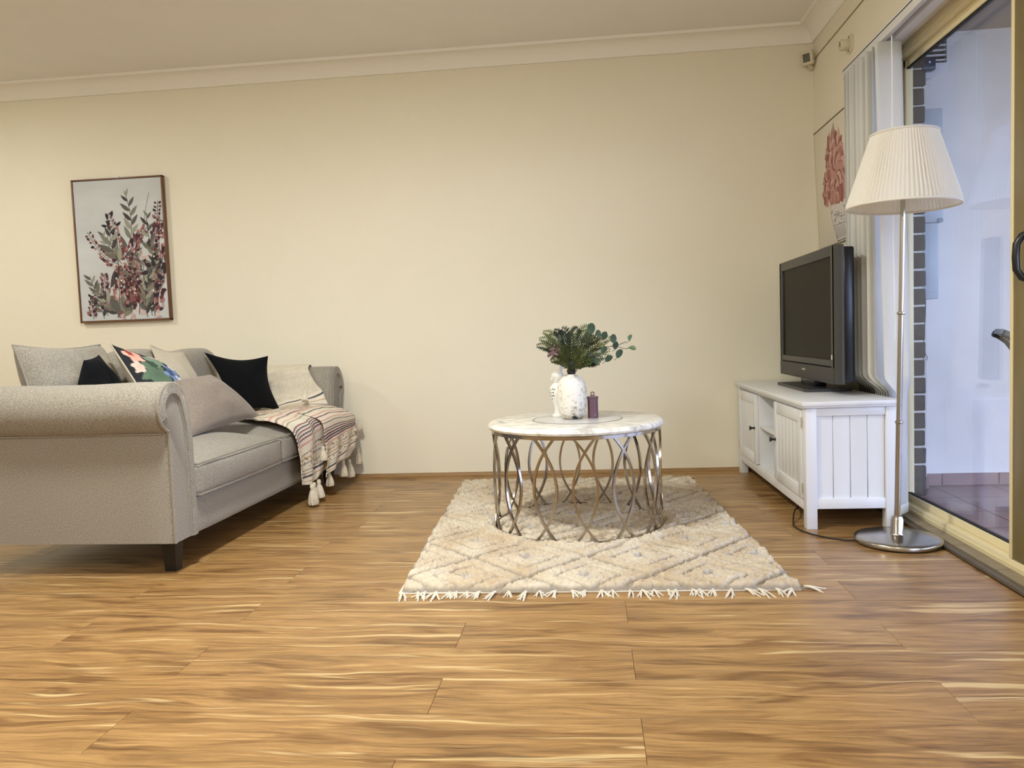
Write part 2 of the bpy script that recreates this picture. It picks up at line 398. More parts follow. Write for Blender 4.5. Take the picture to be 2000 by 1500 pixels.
# fixed far panel (outer track)
fp = root('fixed_panel', (0, 0, 0)); fp.parent = door
MB().box(1.415, 1.441, 2.60, 3.630, .050, .082, b=.003).build('bottom_rail', M_gold, fp, world=True)
MB().box(1.415, 1.441, 2.60, 3.630, 1.968, 2.003, b=.003).build('top_rail', M_gold, fp, world=True)
MB().box(1.415, 1.441, 3.606, 3.630, .050, 2.003, b=.003).build('stile', M_gold, fp, world=True)
MB().box(1.4245, 1.4315, 2.62, 3.61, .086, 1.964).build('glass_pane', M_glass, fp, world=True, smooth=False)
MB().box(1.420, 1.436, 2.62, 3.606, .082, .087).box(1.420, 1.436, 2.62, 3.606, 1.962, 1.968).build('gasket', M_rubber, fp, world=True, smooth=False)
# near sliding panel (inner track)
sp = root('sliding_panel', (0, 0, 0)); sp.parent = door
MB().box(1.390, 1.412, 1.20, 2.62, .052, .10, b=.003).build('bottom_rail', M_gold, sp, world=True)
MB().box(1.390, 1.412, 1.20, 2.62, 1.96, 2.003, b=.003).build('top_rail', M_gold, sp, world=True)
MB().box(1.389, 1.413, 2.605, 2.690, .052, 2.001, b=.004).build('stile', simple('bronzed_stile', lin(128, 114, 74), 0.35, metal=0.3, var=.06, vscale=5), sp, world=True)
MB().box(1.386, 1.414, 2.683, 2.700, .052, 2.001, b=.002).build('stile_edge', M_gold, sp, world=True)  # paler strip stands in for the highlight on the stile's rounded edge
MB().box(1.3985, 1.4035, 1.20, 2.61, .095, 1.965).build('glass_pane', M_glass, sp, world=True, smooth=False)
hd = MB().box(1.383, 1.389, 2.575, 2.615, .955, 1.14, b=.002)
hd.tube([(1.386, 2.585, .975), (1.365, 2.592, .985), (1.352, 2.597, 1.01), (1.350, 2.598, 1.05), (1.352, 2.597, 1.09), (1.365, 2.592, 1.115), (1.386, 2.585, 1.125)], .011, n=10)
hd.build('handle', M_black, sp, world=True)

# ------------------------------------------------------------------ porch outside
pf = root('floor_porch', (0, 0, 0), kind='structure')
MB().box(1.46, 5.2, -1.0, 4.16, -.08, -.012).build('grout_bed', M_grout, pf, smooth=False)
tl = None
for i in range(13):
    for j in range(17):
        p = (1.46 + .145 + .29 * i, 4.16 - .145 - .29 * j, -.012)
        if tl is None: tl = MB().box(-.143, .143, -.143, .143, 0, .012, b=.0015, seg=1).build('tile', M_tile, pf, smooth=False, loc=p)
        else: inst(tl, loc=p)
wp = root('wall_porch', (0, 0, 0), kind='structure')
MB().box(1.46, 5.2, 4.16, 4.30, -.08, 2.60).box(1.46, 1.700, 4.085, 4.16, 0, 2.60, b=.002).build('rendered_wall', M_cream, wp, smooth=False)
st = None
for k in range(12):
    p = (1.94 + .28 * k - .28, 4.153, .033)
    if st is None: st = MB().box(-.1375, .1375, -.007, .007, -.031, .031, b=.002, seg=1).build('skirting_tile', M_tile, wp, smooth=False, loc=p)
    else: inst(st, loc=p)
MB().box(1.60, 1.706, 4.071, 4.085, .002, .064, b=.002).build('corner_skirting_tile', M_tile, wp, smooth=False)
MB().box(1.62, 5.2, 4.158, 4.16, .002, .066).build('grout_line', M_mortar, wp, smooth=False)
struct(MB().box(1.46, 5.2, -1.0, 4.30, 2.30, 2.40).build('ceiling_porch', simple('porch_soffit', lin(150, 142, 130), .8), smooth=False))
struct(MB().box(5.2, 45, -40, 40, -.20, -.10).box(1.48, 5.2, -40, -1.0, -.20, -.10).build('ground', simple('lawn', lin(70, 74, 56), .9, var=.2, vscale=3), smooth=False))  # out of view; added to block world light from below the horizon
# outer leaf of the house wall above/around door, seen from outside
bp = root('wall_pier', (1.555, 4.0, 0), kind='structure')
MB().box(1.461, 1.612, 3.919, 4.085, 0, 2.32).box(1.461, 1.470, DY1, 3.92, 0, 2.32).build('mortar_core', M_mortar, bp, world=True, smooth=False)
rb = random.Random(3)
base_b = []
for v in range(4):
    m = MB().box(-.092, .066, -.095, .085, -.0378, .0378, b=.006, seg=2)
    m.v = [tuple(np.array(c) + np.array(noise.noise_vector(Vector(c) * 28 + Vector((v * 9, 0, 0)))) * .003) for c in m.v]
    base_b.append(m)
bo = [None] * 4
for k in range(27):
    v = rb.randrange(4); z = .028 + .0862 * k
    if k == 0: z = .040
    if z > 2.26: break
    loc = (rb.uniform(-.002, .003), rb.uniform(-.004, .004), z)
    if bo[v] is None:
        bo[v] = base_b[v].build('brick', M_brick, bp, loc=loc)
    else: inst(bo[v], loc=loc)

# meter box
mb = root('meter_box', (1.655, 4.03, 0.965), 'white metal meter box on the porch wall beside the brick pier', 'meter box')
MB().box(1.585, 1.722, 4.00, 4.085, .965, 1.86, b=.004).build('body', M_meter, mb, world=True)
MB().box(1.575, 1.738, 3.985, 4.085, 1.335, 1.885, b=.008).build('hood', M_meter, mb, world=True)
MB().box(1.60, 1.715, 3.996, 4.002, 1.00, 1.32, b=.002).build('door', M_meter, mb, world=True)
MB().tube([(1.722, 3.985, 1.345), (1.722, 3.975, 1.345)], .012, n=12).build('latch', M_grey, mb, world=True)
cb = MB().tube([(1.672, 4.03, .965), (1.672, 4.03, .90), (1.668, 4.03, .82), (1.663, 4.03, .74), (1.672, 4.03, .69), (1.682, 4.03, .675), (1.678, 4.03, .66), (1.668, 4.04, .68), (1.660, 4.05, .60), (1.656, 4.07, .50), (1.656, 4.082, .46)], .0022, n=6).build('meter_cable', M_cable)
props(cb, 'thin grey cable dangling below the white meter box', 'cable')
# extractor vent and sensor light high on the porch wall
vt = root('wall_vent', (1.745, 4.12, 2.13), 'white louvred vent high on the porch wall outside the glass', 'vent')
MB().prism([(1.655, 2.12), (1.655, 2.05), (1.715, 2.05), (1.792, 2.10), (1.800, 2.115), (1.800, 2.28), (1.785, 2.285), (1.785, 2.12)], 4.055, 4.16, axis='y').build('hood', M_white, vt, world=True, smooth=False)
sl = None
for k in range(6):
    z = 2.13 + .024 * k
    m = MB().box(1.66, 1.786, 4.06, 4.075, z, z + .009, b=.002, seg=1).build('louvre', M_white, vt, world=True)
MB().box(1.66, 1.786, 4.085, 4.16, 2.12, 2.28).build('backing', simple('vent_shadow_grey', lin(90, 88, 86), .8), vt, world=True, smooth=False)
ss = root('sensor_light', (1.68, 4.0, 2.08), 'small dark blue sensor unit under the louvred vent outside', 'sensor')
MB().box(1.645, 1.705, 3.985, 4.03, 2.068, 2.122, b=.004).build('housing', simple('dark_blue_plastic', lin(52, 64, 84), .25), ss, world=True)
MB().box(1.665, 1.685, 4.03, 4.086, 2.085, 2.105, b=.002).build('bracket', M_grey, ss, world=True)
MB().lathe([(0, 0), (.006, 0), (.005, .003), (0, .004)], n=12, M=Matrix.Rotation(PI / 2, 4, 'X'), c=(1.676, 3.985, 2.104)).build('lens', M_white, ss, world=True)

# garden armchair outside (only one curved arm shows past the door stile)
gc = root('garden_armchair', (2.2, 3.30, 0), 'grey garden armchair with curved black-edged arm outside the glass door', 'chair')
def curvedarm(y0, y1):
    P = [(1.775, .800), (1.800, .788), (1.830, .765), (1.860, .725), (1.885, .675), (1.905, .610), (1.93, .54), (1.97, .47), (2.03, .43)]
    top = MB(); rim = MB()
    rows = [[(x, y0 + .006, z + .012), (x, y1 - .006, z + .012)] for x, z in P]
    lo = [[(x - .008, y0 + .006, z - .008), (x - .008, y1 - .006, z - .008)] for x, z in P]
    n = len(P)
    vs = [p for r_ in rows for p in r_] + [p for r_ in lo for p in r_]
    fs = []
    for i in range(n - 1):
        a = 2 * i; fs += [(a, a + 1, a + 3, a + 2), (2 * n + a, 2 * n + a + 2, 2 * n + a + 3, 2 * n + a + 1), (a, a + 2, 2 * n + a + 2, 2 * n + a), (a + 1, 2 * n + a + 1, 2 * n + a + 3, a + 3)]
    fs += [(0, 2 * n, 2 * n + 1, 1), (2 * n - 2, 2 * n - 1, 4 * n - 1, 4 * n - 2)]
    top.add(vs, fs)
    for yy in (y0, y1): rim.tube([(x - .004, yy, z - .006) for x, z in P], .016, n=6)
    a = top.build('arm', simple('grey_mesh_arm', lin(150, 160, 172), .45), gc, world=True)
    b = rim.build('arm_edge', M_black, None, world=False); b.parent = a
    b.data.transform(rootmat(gc).inverted())
curvedarm(3.50, 3.58); curvedarm(2.98, 3.06)
MB().box(1.95, 2.45, 3.04, 3.52, .40, .44, b=.015).build('seat', M_grey, gc, world=True)
MB().box(2.43, 2.47, 3.04, 3.52, .40, .95, b=.015).build('backrest', M_grey, gc, world=True)
lg = MB().box(-.015, .015, -.015, .015, 0, .41, b=.004).build('leg', M_black, gc, loc=(-.23, -.24, 0))
for dx, dy in ((-.23, .24), (.24, -.24), (.24, .24)): inst(lg, loc=(dx, dy, 0))

# ------------------------------------------------------------------ vertical blinds
bl = root('vertical_blind', (1.26, 3.55, 2.07), 'white vertical blind bunched open beside the television', 'blind')
tk = MB().box(1.240, 1.262, DY0 - .1, 3.89, 2.022, 2.062, b=.002).box(1.285, 1.328, DY0 - .1, 3.89, 2.022, 2.062, b=.002).box(1.24, 1.328, DY0 - .1, 3.89, 2.055, 2.066)
tk.build('head_rail', M_white, bl, world=True)
# each slat hangs from the track and is twisted and pushed aside by the bench at its foot
ys = [3.385, 3.47, 3.50, 3.53, 3.56, 3.585, 3.61, 3.64, 3.665, 3.69, 3.72, 3.75, 3.80, 3.84]
angs = [2, 34, 6, 22, -8, 14, -14, 20, 4, -10, 16, 8, 26, 40]
for y, a in zip(ys, angs):
    m = MB(); P = []; n = 7; w = .108
    cb_, tw = (1.311, 47) if y < 3.64 else (1.299, 62)
    for z in (2.015, 1.6, 1.2, .95, .72, .64, .62, .60, .58, .565, .55, .45, .055):
        k = min(1, max(0, (2.015 - z) / 1.435)); k2 = min(1, max(0, (.635 - z) / .085)); k2 = k2 * k2 * (3 - 2 * k2)
        ct = 1.260 + (.032 if y < 3.4 else .004) * k
        cx = ct + (cb_ - ct) * k2; an = math.radians(a + (tw - a) * k2); row = []
        for i in range(n):
            u = i / (n - 1) - .5; lx = u * w; ly = .006 * (1 - 4 * u * u)
            row.append((cx + lx * math.cos(an) - ly * math.sin(an), y + lx * math.sin(an) + ly * math.cos(an), z))
        P.append(row)
    m.grid(P); o = m.build('slat', M_slat, bl, world=True)
    o.modifiers.new('thick', 'SOLIDIFY').thickness = .0008
MB().tube([(1.262, 3.35, 2.03), (1.262, 3.35, 1.2), (1.268, 3.352, .78)], .0035, n=8).build('wand', M_white, bl, world=True)
wt = MB().box(-.050, .050, -.005, .005, .040, .082, b=.003, M=Matrix.Translation((1.311, 3.385, 0)) @ Matrix.Rotation(math.radians(47), 4, 'Z')).build('bottom_weight', M_slat, bl, world=True)

# ------------------------------------------------------------------ alarm sensor, detector base, cable on the right wall
se = root('motion_sensor', (1.30, 4.655, 2.34), 'small square motion sensor in the corner below the cornice', 'sensor')
MS = Matrix.Translation((1.285, 4.62, 2.372)) @ Matrix.Rotation(math.radians(-42), 4, 'Z') @ Matrix.Rotation(math.radians(12), 4, 'X')
MB().box(-.032, .032, -.014, .014, -.038, .038, b=.005, M=MS).build('housing', M_bwhite, se, world=True)
MB().box(-.024, .018, -.0165, -.012, -.022, .024, b=.002, M=MS).build('lens', simple('sensor_window', lin(92, 92, 84), .3), se, world=True)
MB().tube([(1.29, 4.63, 2.345), (1.315, 4.665, 2.33)], [.012, .016], n=10).build('bracket', M_bwhite, se, world=True)
dt = root('detector_bracket', (1.33, 4.043, 2.235), 'cream round flanged detector mount high on the right wall', 'detector')
MX = Matrix.Rotation(-PI / 2, 4, 'Y')
MB().lathe([(0, 0), (.046, 0), (.046, .006), (.040, .010), (0, .010)], n=28, M=MX, c=(1.33, 4.043, 2.235)).build('flange', M_bwhite, dt, world=True)
MB().lathe([(.022, .008), (.026, .02), (.028, .046), (.024, .055), (0, .056)], n=20, M=MX, c=(1.33, 4.043, 2.232)).build('socket', M_bwhite, dt, world=True)
for dz in (-.034, .034): MB().lathe([(0, .010), (.004, .010), (.004, .012), (0, .012)], n=8, M=MX, c=(1.33, 4.043, 2.235 + dz)).build('screw', M_knob, dt, world=True)
MB().box(1.2725, 1.276, 4.030, 4.036, 2.222, 2.244).build('slot', M_knob, dt, world=True)
sc_ = MB().tube([(1.318, 4.662, 2.355), (1.327, 4.60, 2.372), (1.327, 4.2, 2.371), (1.327, 3.4, 2.371), (1.327, 0.5, 2.371)], .0026, n=6).build('sensor_cable', simple('cable_tan', lin(150, 130, 96), .6))
props(sc_, 'thin tan cable pinned along the right wall from the corner sensor', 'cable')

# ------------------------------------------------------------------ painted prints as flat strokes
def leafshape(m, x, y, ang, L, w, col, mk, lay, n=7):
    c, s_ = math.cos(ang), math.sin(ang); pts = []
    for i in range(n):
        t = i / (n - 1); ww = w * math.sin(PI * t ** 0.8) * .5; pts.append((t * L, ww))
    for i in range(n - 2, 0, -1):
        t = i / (n - 1); ww = w * math.sin(PI * t ** 0.8) * .5; pts.append((t * L, -ww * .8))
    vs = [mk(x + a * c - b * s_, y + a * s_ + b * c, lay) for a, b in pts]
    m.add(vs, [tuple(range(len(vs)))], col)
def stroke(m, pts, w, col, mk, lay):
    vs = []
    for i, p in enumerate(pts):
        a = pts[max(0, i - 1)]; b = pts[min(len(pts) - 1, i + 1)]
        dx, dy = b[0] - a[0], b[1] - a[1]; l = math.hypot(dx, dy) or 1
        vs += [mk(p[0] - dy / l * w / 2, p[1] + dx / l * w / 2, lay), mk(p[0] + dy / l * w / 2, p[1] - dx / l * w / 2, lay)]
    m.add(vs, [(2 * i, 2 * i + 1, 2 * i + 3, 2 * i + 2) for i in range(len(pts) - 1)], col)
def bez(a, b, c, n=12):
    return [((1 - t) ** 2 * a[0] + 2 * t * (1 - t) * b[0] + t * t * c[0], (1 - t) ** 2 * a[1] + 2 * t * (1 - t) * b[1] + t * t * c[1]) for t in [i / (n - 1) for i in range(n)]]

# framed painting on the back wall: x -3.245..-2.635, z 1.045..1.945
pic = root('framed_painting', (-2.94, 4.665, 1.045), 'brown-framed watercolour of dark red berries and grey leaves above the sofa', 'picture')
px0, px1, pz0, pz1, pyf = -3.242, -2.632, 1.040, 1.945, 4.645
fw = .010
f = MB().box(px0, px0 + fw, pyf, YB - .003, pz0, pz1, b=.0015).box(px1 - fw, px1, pyf, YB - .003, pz0, pz1, b=.0015).box(px0, px1, pyf, YB - .003, pz0, pz0 + fw, b=.0015).box(px0, px1, pyf, YB - .003, pz1 - fw, pz1, b=.0015)
f.build('frame', M_frame, pic, world=True)
def canvas_mat():
    m = simple('canvas_wash', lin(198, 201, 202), .85, var=0.10, vscale=2.2, bump=.2, bscale=500, stretch=(1, 1, 2.2)); return m
MB().box(px0 + fw + .002, px1 - fw - .002, pyf + .004, pyf + .02, pz0 + fw + .002, pz1 - fw - .002).build('canvas', canvas_mat(), pic, world=True, smooth=False)
pw, phh = px1 - px0 - 2 * fw, pz1 - pz0 - 2 * fw
lays = [0]
def mkp(u, v, lay):
    u = min(max(u, .003), .997); v = min(max(v, .003), .997)
    return (px0 + fw + u * pw, pyf + .0038 - lay * 2.0e-6, pz0 + fw + v * phh)
rp = random.Random(11); asp = pw / phh
pm = MB(); lay = 0
G = [lin(92, 90, 84), lin(122, 122, 110), lin(62, 60, 58), lin(150, 150, 134), lin(108, 104, 92)]
BR = [lin(100, 50, 56), lin(128, 78, 80), lin(76, 36, 44), lin(160, 118, 114), lin(58, 32, 42), lin(140, 94, 92), lin(44, 28, 36)]
PK = [lin(196, 172, 166), lin(182, 152, 148), lin(204, 188, 182)]
DK = [lin(30, 30, 38), lin(44, 36, 44)]
def uvm(u, v, l):  # work in picture-width units so shapes keep proportion
    return mkp(u, v / 1.49, l)
def spray(a, b, c, kind, n, size):
    global lay
    n = int(n * (1.7 if kind == 'berry' else 1.25)); size = size * (1.0 if kind == 'berry' else 1.25)
    pts = bez(a, b, c, 16); lay += 1; stroke(pm, pts, .006, rp.choice(DK + [G[2]]), uvm, lay)
    for i in range(n):
        t = .12 + .88 * i / (n - 1); k = min(14, int(t * 15)); p = pts[k]; q = pts[min(15, k + 1)] if k < 15 else pts[15]
        ang = math.atan2(q[1] - p[1], q[0] - p[0]); sd = 1 if i % 2 else -1; lay += 1
        sz = size * (1.15 - .55 * t) * rp.uniform(.8, 1.2)
        if kind == 'leaf':
            leafshape(pm, p[0], p[1], ang + sd * rp.uniform(.5, .8), sz * 1.6, sz * .55, rp.choice(G), uvm, lay)
        else:
            off = sz * rp.uniform(.25, .6); x = p[0] + off * math.cos(ang + sd * 1.2); y = p[1] + off * math.sin(ang + sd * 1.2)
            leafshape(pm, x, y, ang + sd * rp.uniform(.2, 1.1), sz * 1.05, sz * .8, rp.choice(BR), uvm, lay, n=8)
            if rp.random() < .6:
                lay += 1; leafshape(pm, x + sz * .1, y - sz * .15, ang + sd * .6, sz * .6, sz * .5, rp.choice(PK + BR), uvm, lay)
# coordinates: u 0..1, v 0..1.49
H_ = 1.49
# pale pink wash blooms low right
for i in range(130):
    lay += 1; u = rp.uniform(.42, .98); v = rp.uniform(.02, .75) * (0.6 + .4 * u)
    leafshape(pm, u, v, rp.uniform(0, 6.28), rp.uniform(.05, .10), rp.uniform(.03, .06), rp.choice(PK), uvm, lay)
spray((.53, .64), (.72, .95), (.58, 1.36), 'leaf', 11, .085)
lay += 1; stroke(pm, bez((.78, .92), (.78, 1.1), (.86, 1.33)), .004, G[2], uvm, lay)
spray((.46, .60), (.50, .9), (.38, 1.14), 'berry', 17, .058)
for (x, y, a) in ((.38, 1.08, 2.0), (.42, 1.10, 1.4), (.36, 1.0, 2.9), (.47, 1.0, .7), (.40, 1.02, 2.5)):
    lay += 1; leafshape(pm, x, y, a, .07, .035, DK[0], uvm, lay)
spray((.46, .60), (.30, .62), (.13, .95), 'berry', 15, .055)
spray((.46, .60), (.36, .8), (.30, .93), 'leaf', 8, .055)
spray((.50, .60), (.35, .75), (.40, .98), 'leaf', 8, .09)
spray((.53, .64), (.66, .82), (.84, 1.0), 'berry', 17, .06)
spray((.84, .70), (.93, .95), (.95, 1.24), 'berry', 15, .055)
spray((.88, .62), (.80, .9), (.82, 1.12), 'leaf', 7, .07)
spray((.98, .45), (.9, .8), (.97, 1.05), 'berry', 14, .06)
spray((.60, .25), (.62, .5), (.70, .92), 'berry', 20, .065)
spray((.86, .25), (.90, .5), (.84, .80), 'leaf', 12, .08)
spray((.46, .60), (.5, .4), (.62, .34), 'leaf', 7, .10)
spray((.42, .02), (.46, .3), (.46, .58), 'berry', 18, .06)
spray((.26, .02), (.22, .2), (.12, .48), 'leaf', 10, .08)
spray((.30, .05), (.30, .3), (.29, .50), 'berry', 16, .058)
spray((.14, .02), (.12, .15), (.14, .27), 'berry', 9, .05)
spray((.45, .02), (.35, .15), (.22, .30), 'leaf', 10, .08)
spray((.48, .02), (.52, .15), (.60, .30), 'leaf', 10, .08)
for k in range(10):
    x = rp.uniform(.55, .98); spray((x, rp.uniform(.0, .15)), (x + rp.uniform(-.1, .1), .3), (min(.98, max(.5, x + rp.uniform(-.2, .2))), rp.uniform(.4, .75)), 'berry' if k % 3 else 'leaf', 13, .062)
for (x, y, a) in ((.86, .62, 1.2), (.84, .56, 2.8), (.94, .52, .5), (.90, .48, 5.2), (.80, .5, 3.3), (.95, .56, .2), (.88, .55, 2.0), (.97, .47, 1.0)):
    lay += 1; leafshape(pm, x, y, a, .09, .055, DK[1], uvm, lay)
for (x, y) in ((.475, .42), (.86, .66), (.83, .30)):
    lay += 1; leafshape(pm, x, y, 0, .022, .022, lin(240, 238, 232), uvm, lay)
pm.build('print', M_paint, pic, world=True, smooth=False, colattr=True)
MB().box(-2.965, -2.925, 4.655, 4.676, 1.93, 1.955, b=.002).build('hook', M_white, pic, world=True)

# flower print on the right wall, leaning out at the top
pr = root('flower_print', (1.325, 4.13, 1.285), 'white print of pink peonies in a patterned vase behind the television', 'picture', rot=(0, math.radians(-2.1), 0))
# local: x out of wall (negative = into room), y along wall, z up ; local height .64, y -.40..+.415
MB().box(-.012, 0, -.40, .415, 0, .640, b=.001).build('canvas', simple('print_canvas', lin(222, 214, 196), .8), pr)
MB().box(-.0135, .0, -.402, .417, .636, .643, b=.001).build('top_edge', simple('print_edge', lin(96, 78, 60), .6), pr)
fm = MB(); lay = 0
def mq(y, z, l): return (-.0123 - l * 4e-6, y, z)
edge = lin(168, 158, 142)
stroke(fm, [(.411, .0), (.411, .636)], .004, edge, mq, 1)
FP = [lin(176, 124, 116), lin(190, 146, 136), lin(146, 92, 86), lin(206, 172, 160), lin(160, 104, 97), lin(198, 158, 148)]
rf = random.Random(5)
def bloom(cy, cz, R_, n, wd):
    global lay
    for k in range(n):
        a = 2 * PI * k / n + rf.uniform(-.2, .2); lay += 1
        rr = R_ * rf.uniform(.75, 1.0)
        leafshape(fm, cy + .1 * R_ * math.cos(a), cz + .1 * R_ * math.sin(a), a, rr, rr * wd, FP[k % 6], mq, lay + 3, n=9)
        lay += 1; pts = [(cy + rr * t * math.cos(a + .1 * math.sin(3 * t)), cz + rr * t * math.sin(a + .1)) for t in (.2, .4, .6, .8, .95)]
        stroke(fm, pts, .002, FP[2], mq, lay + 3)
bloom(.04, .33, .17, 20, .85); bloom(.205, .33, .095, 12, .95); bloom(.14, .47, .10, 9, .8); bloom(.02, .47, .10, 10, .7); bloom(.14, .39, .08, 11, .9); bloom(.24, .27, .07, 9, .9); bloom(.06, .36, .11, 14, .8); bloom(.16, .28, .07, 9, 1.0); bloom(.08, .26, .07, 8, 1.0)
INK = lin(70, 60, 66)
for (y, z, a, L_) in ((.155, .50, 1.7, .09), (.07, .52, 1.5, .10), (.12, .52, 1.9, .08), (.10, .17, 5.2, .05)):
    lay += 1; leafshape(fm, y, z, a, L_, .03, FP[0], mq, lay + 3)
# vase below the blooms: ink outlines with lattice
vl = [(.170, .205), (.172, .16), (.155, .12), (.140, .095)]
lay += 1; leafv = [mq(-.115, .185, lay + 3)] + [mq(y, z, lay + 3) for y, z in vl] + [mq(.075, .008, lay + 3), mq(-.08, .008, lay + 3), mq(-.125, .11, lay + 3)]
fm.add(leafv, [tuple(range(len(leafv)))], lin(214, 208, 204))
for k in range(34):
    lay += 1; y = rf.uniform(-.10, .150); z = rf.uniform(.10, .18)
    stroke(fm, bez((y, z), (y + rf.uniform(-.03, .03), z + rf.uniform(-.03, .03)), (y + rf.uniform(-.03, .03), z + rf.uniform(-.02, .02)), 7), .003, INK, mq, lay + 3)
for k in range(13):
    lay += 1; y = -.08 + .016 * k; stroke(fm, [(y * 1.15, .085), (y * .8, .02)], .0035, INK, mq, lay + 3)
for pts in ([(-.12, .09), (.140, .093)], [(-.08, .008), (.075, .008)], vl + [(.075, .008)], [(-.115, .185), (-.125, .11), (-.08, .022)], [(-.11, .012), (.09, .006)]):
    lay += 1; stroke(fm, pts, .003, INK, mq, lay + 3)
fm.build('print', M_paint, pr, smooth=False, colattr=True)

# ------------------------------------------------------------------ soft goods helpers
def rbox(x0, x1, y0, y1, z0, z1, r, cuts=10, fn=None):
    bm = bmesh.new(); bmesh.ops.create_cube(bm, size=2)
    bmesh.ops.subdivide_edges(bm, edges=bm.edges[:], cuts=cuts, use_grid_fill=True)
    c = Vector(((x0 + x1) / 2, (y0 + y1) / 2, (z0 + z1) / 2)); h = Vector(((x1 - x0) / 2, (y1 - y0) / 2, (z1 - z0) / 2))
    for v in bm.verts:
        # cluster samples to the edges so the rounding is smooth
        q = Vector([math.copysign(abs(t) ** 0.6, t) for t in v.co])
        p = Vector([q[i] * h[i] for i in range(3)])
        ic = Vector([max(-(h[i] - r), min(h[i] - r, p[i])) for i in range(3)])
        d = p - ic
        if d.length > 1e-9:
            d = d.normalized() * r; p = ic + d
        w = c + p
        if fn: w = fn(w, q)
        v.co = w
    bm.verts.index_update()
    m = MB(); m.add([v.co[:] for v in bm.verts], [[v.index for v in f.verts] for f in bm.faces]); bm.free(); return m
def pillow(name, TL, TR, BR, BL, thick, mat, label, cat='cushion', pinch=.07, n=22, pipe=None, back=None, colfn=None, wr=.006, seed=0, prof=.55, group=None):
    c = [Vector(p) for p in (TL, TR, BR, BL)]
    ctr = sum(c, Vector()) / 4
    nrm = ((c[1] - c[0]) + (c[2] - c[3])).cross((c[3] - c[0]) + (c[2] - c[1])).normalized()
    base = root(name, (ctr.x, ctr.y, min(p.z for p in c)), label, cat, group)
    def pt(u, v):
        uu = .5 + (u - .5) * (1 - 2 * pinch * math.sin(PI * v)); vv = .5 + (v - .5) * (1 - 2 * pinch * math.sin(PI * u))
        return (c[0] * (1 - uu) + c[1] * uu) * (1 - vv) + (c[3] * (1 - uu) + c[2] * uu) * vv
    def side(sg, colf):
        m = MB(); P = []; cols = []
        for i in range(n + 1):
            row = []
            for j in range(n + 1):
                u, v = j / n, i / n
                b = (max(0, math.sin(PI * u)) * max(0, math.sin(PI * v))) ** prof
                w = noise.noise(Vector((u * 4 + seed, v * 4, sg))) * wr * min(1, 6 * min(u, v, 1 - u, 1 - v))
                w += noise.noise(Vector((u * 11 + seed, v * 5, sg * 3 + 5))) * wr * .6 * min(1, 6 * min(u, v, 1 - u, 1 - v))
                p = pt(u, v) + nrm * sg * (thick / 2 * b + w); row.append(p[:])
                if colf: cols.append(colf(u, v))
            P.append(row)
        m.grid(P)
        if colf: m.c = cols
        return m
    if back is None:
        m = side(1, None); m2 = side(-1, None); m.add(m2.v, m2.f); m.build('cover', mat, base, world=True, angle=60)
    else:
        side(-1 if back[1] > 0 else 1, colfn).build('front_cover', mat, base, world=True, angle=60, colattr=colfn is not None)
        side(1 if back[1] > 0 else -1, None).build('back_cover', back[0], base, world=True, angle=60, label='plain beige back cover')
    if pipe:
        pts = [pt(u, 0) for u in np.linspace(0, 1, 12)] + [pt(1, v) for v in np.linspace(0, 1, 12)[1:]] + [pt(u, 1) for u in np.linspace(1, 0, 12)[1:]] + [pt(0, v) for v in np.linspace(1, 0, 12)[1:-1]]
        MB().tube([p[:] for p in pts], .0045, n=6, closed=True).build('piping', pipe, base, world=True)
    return base

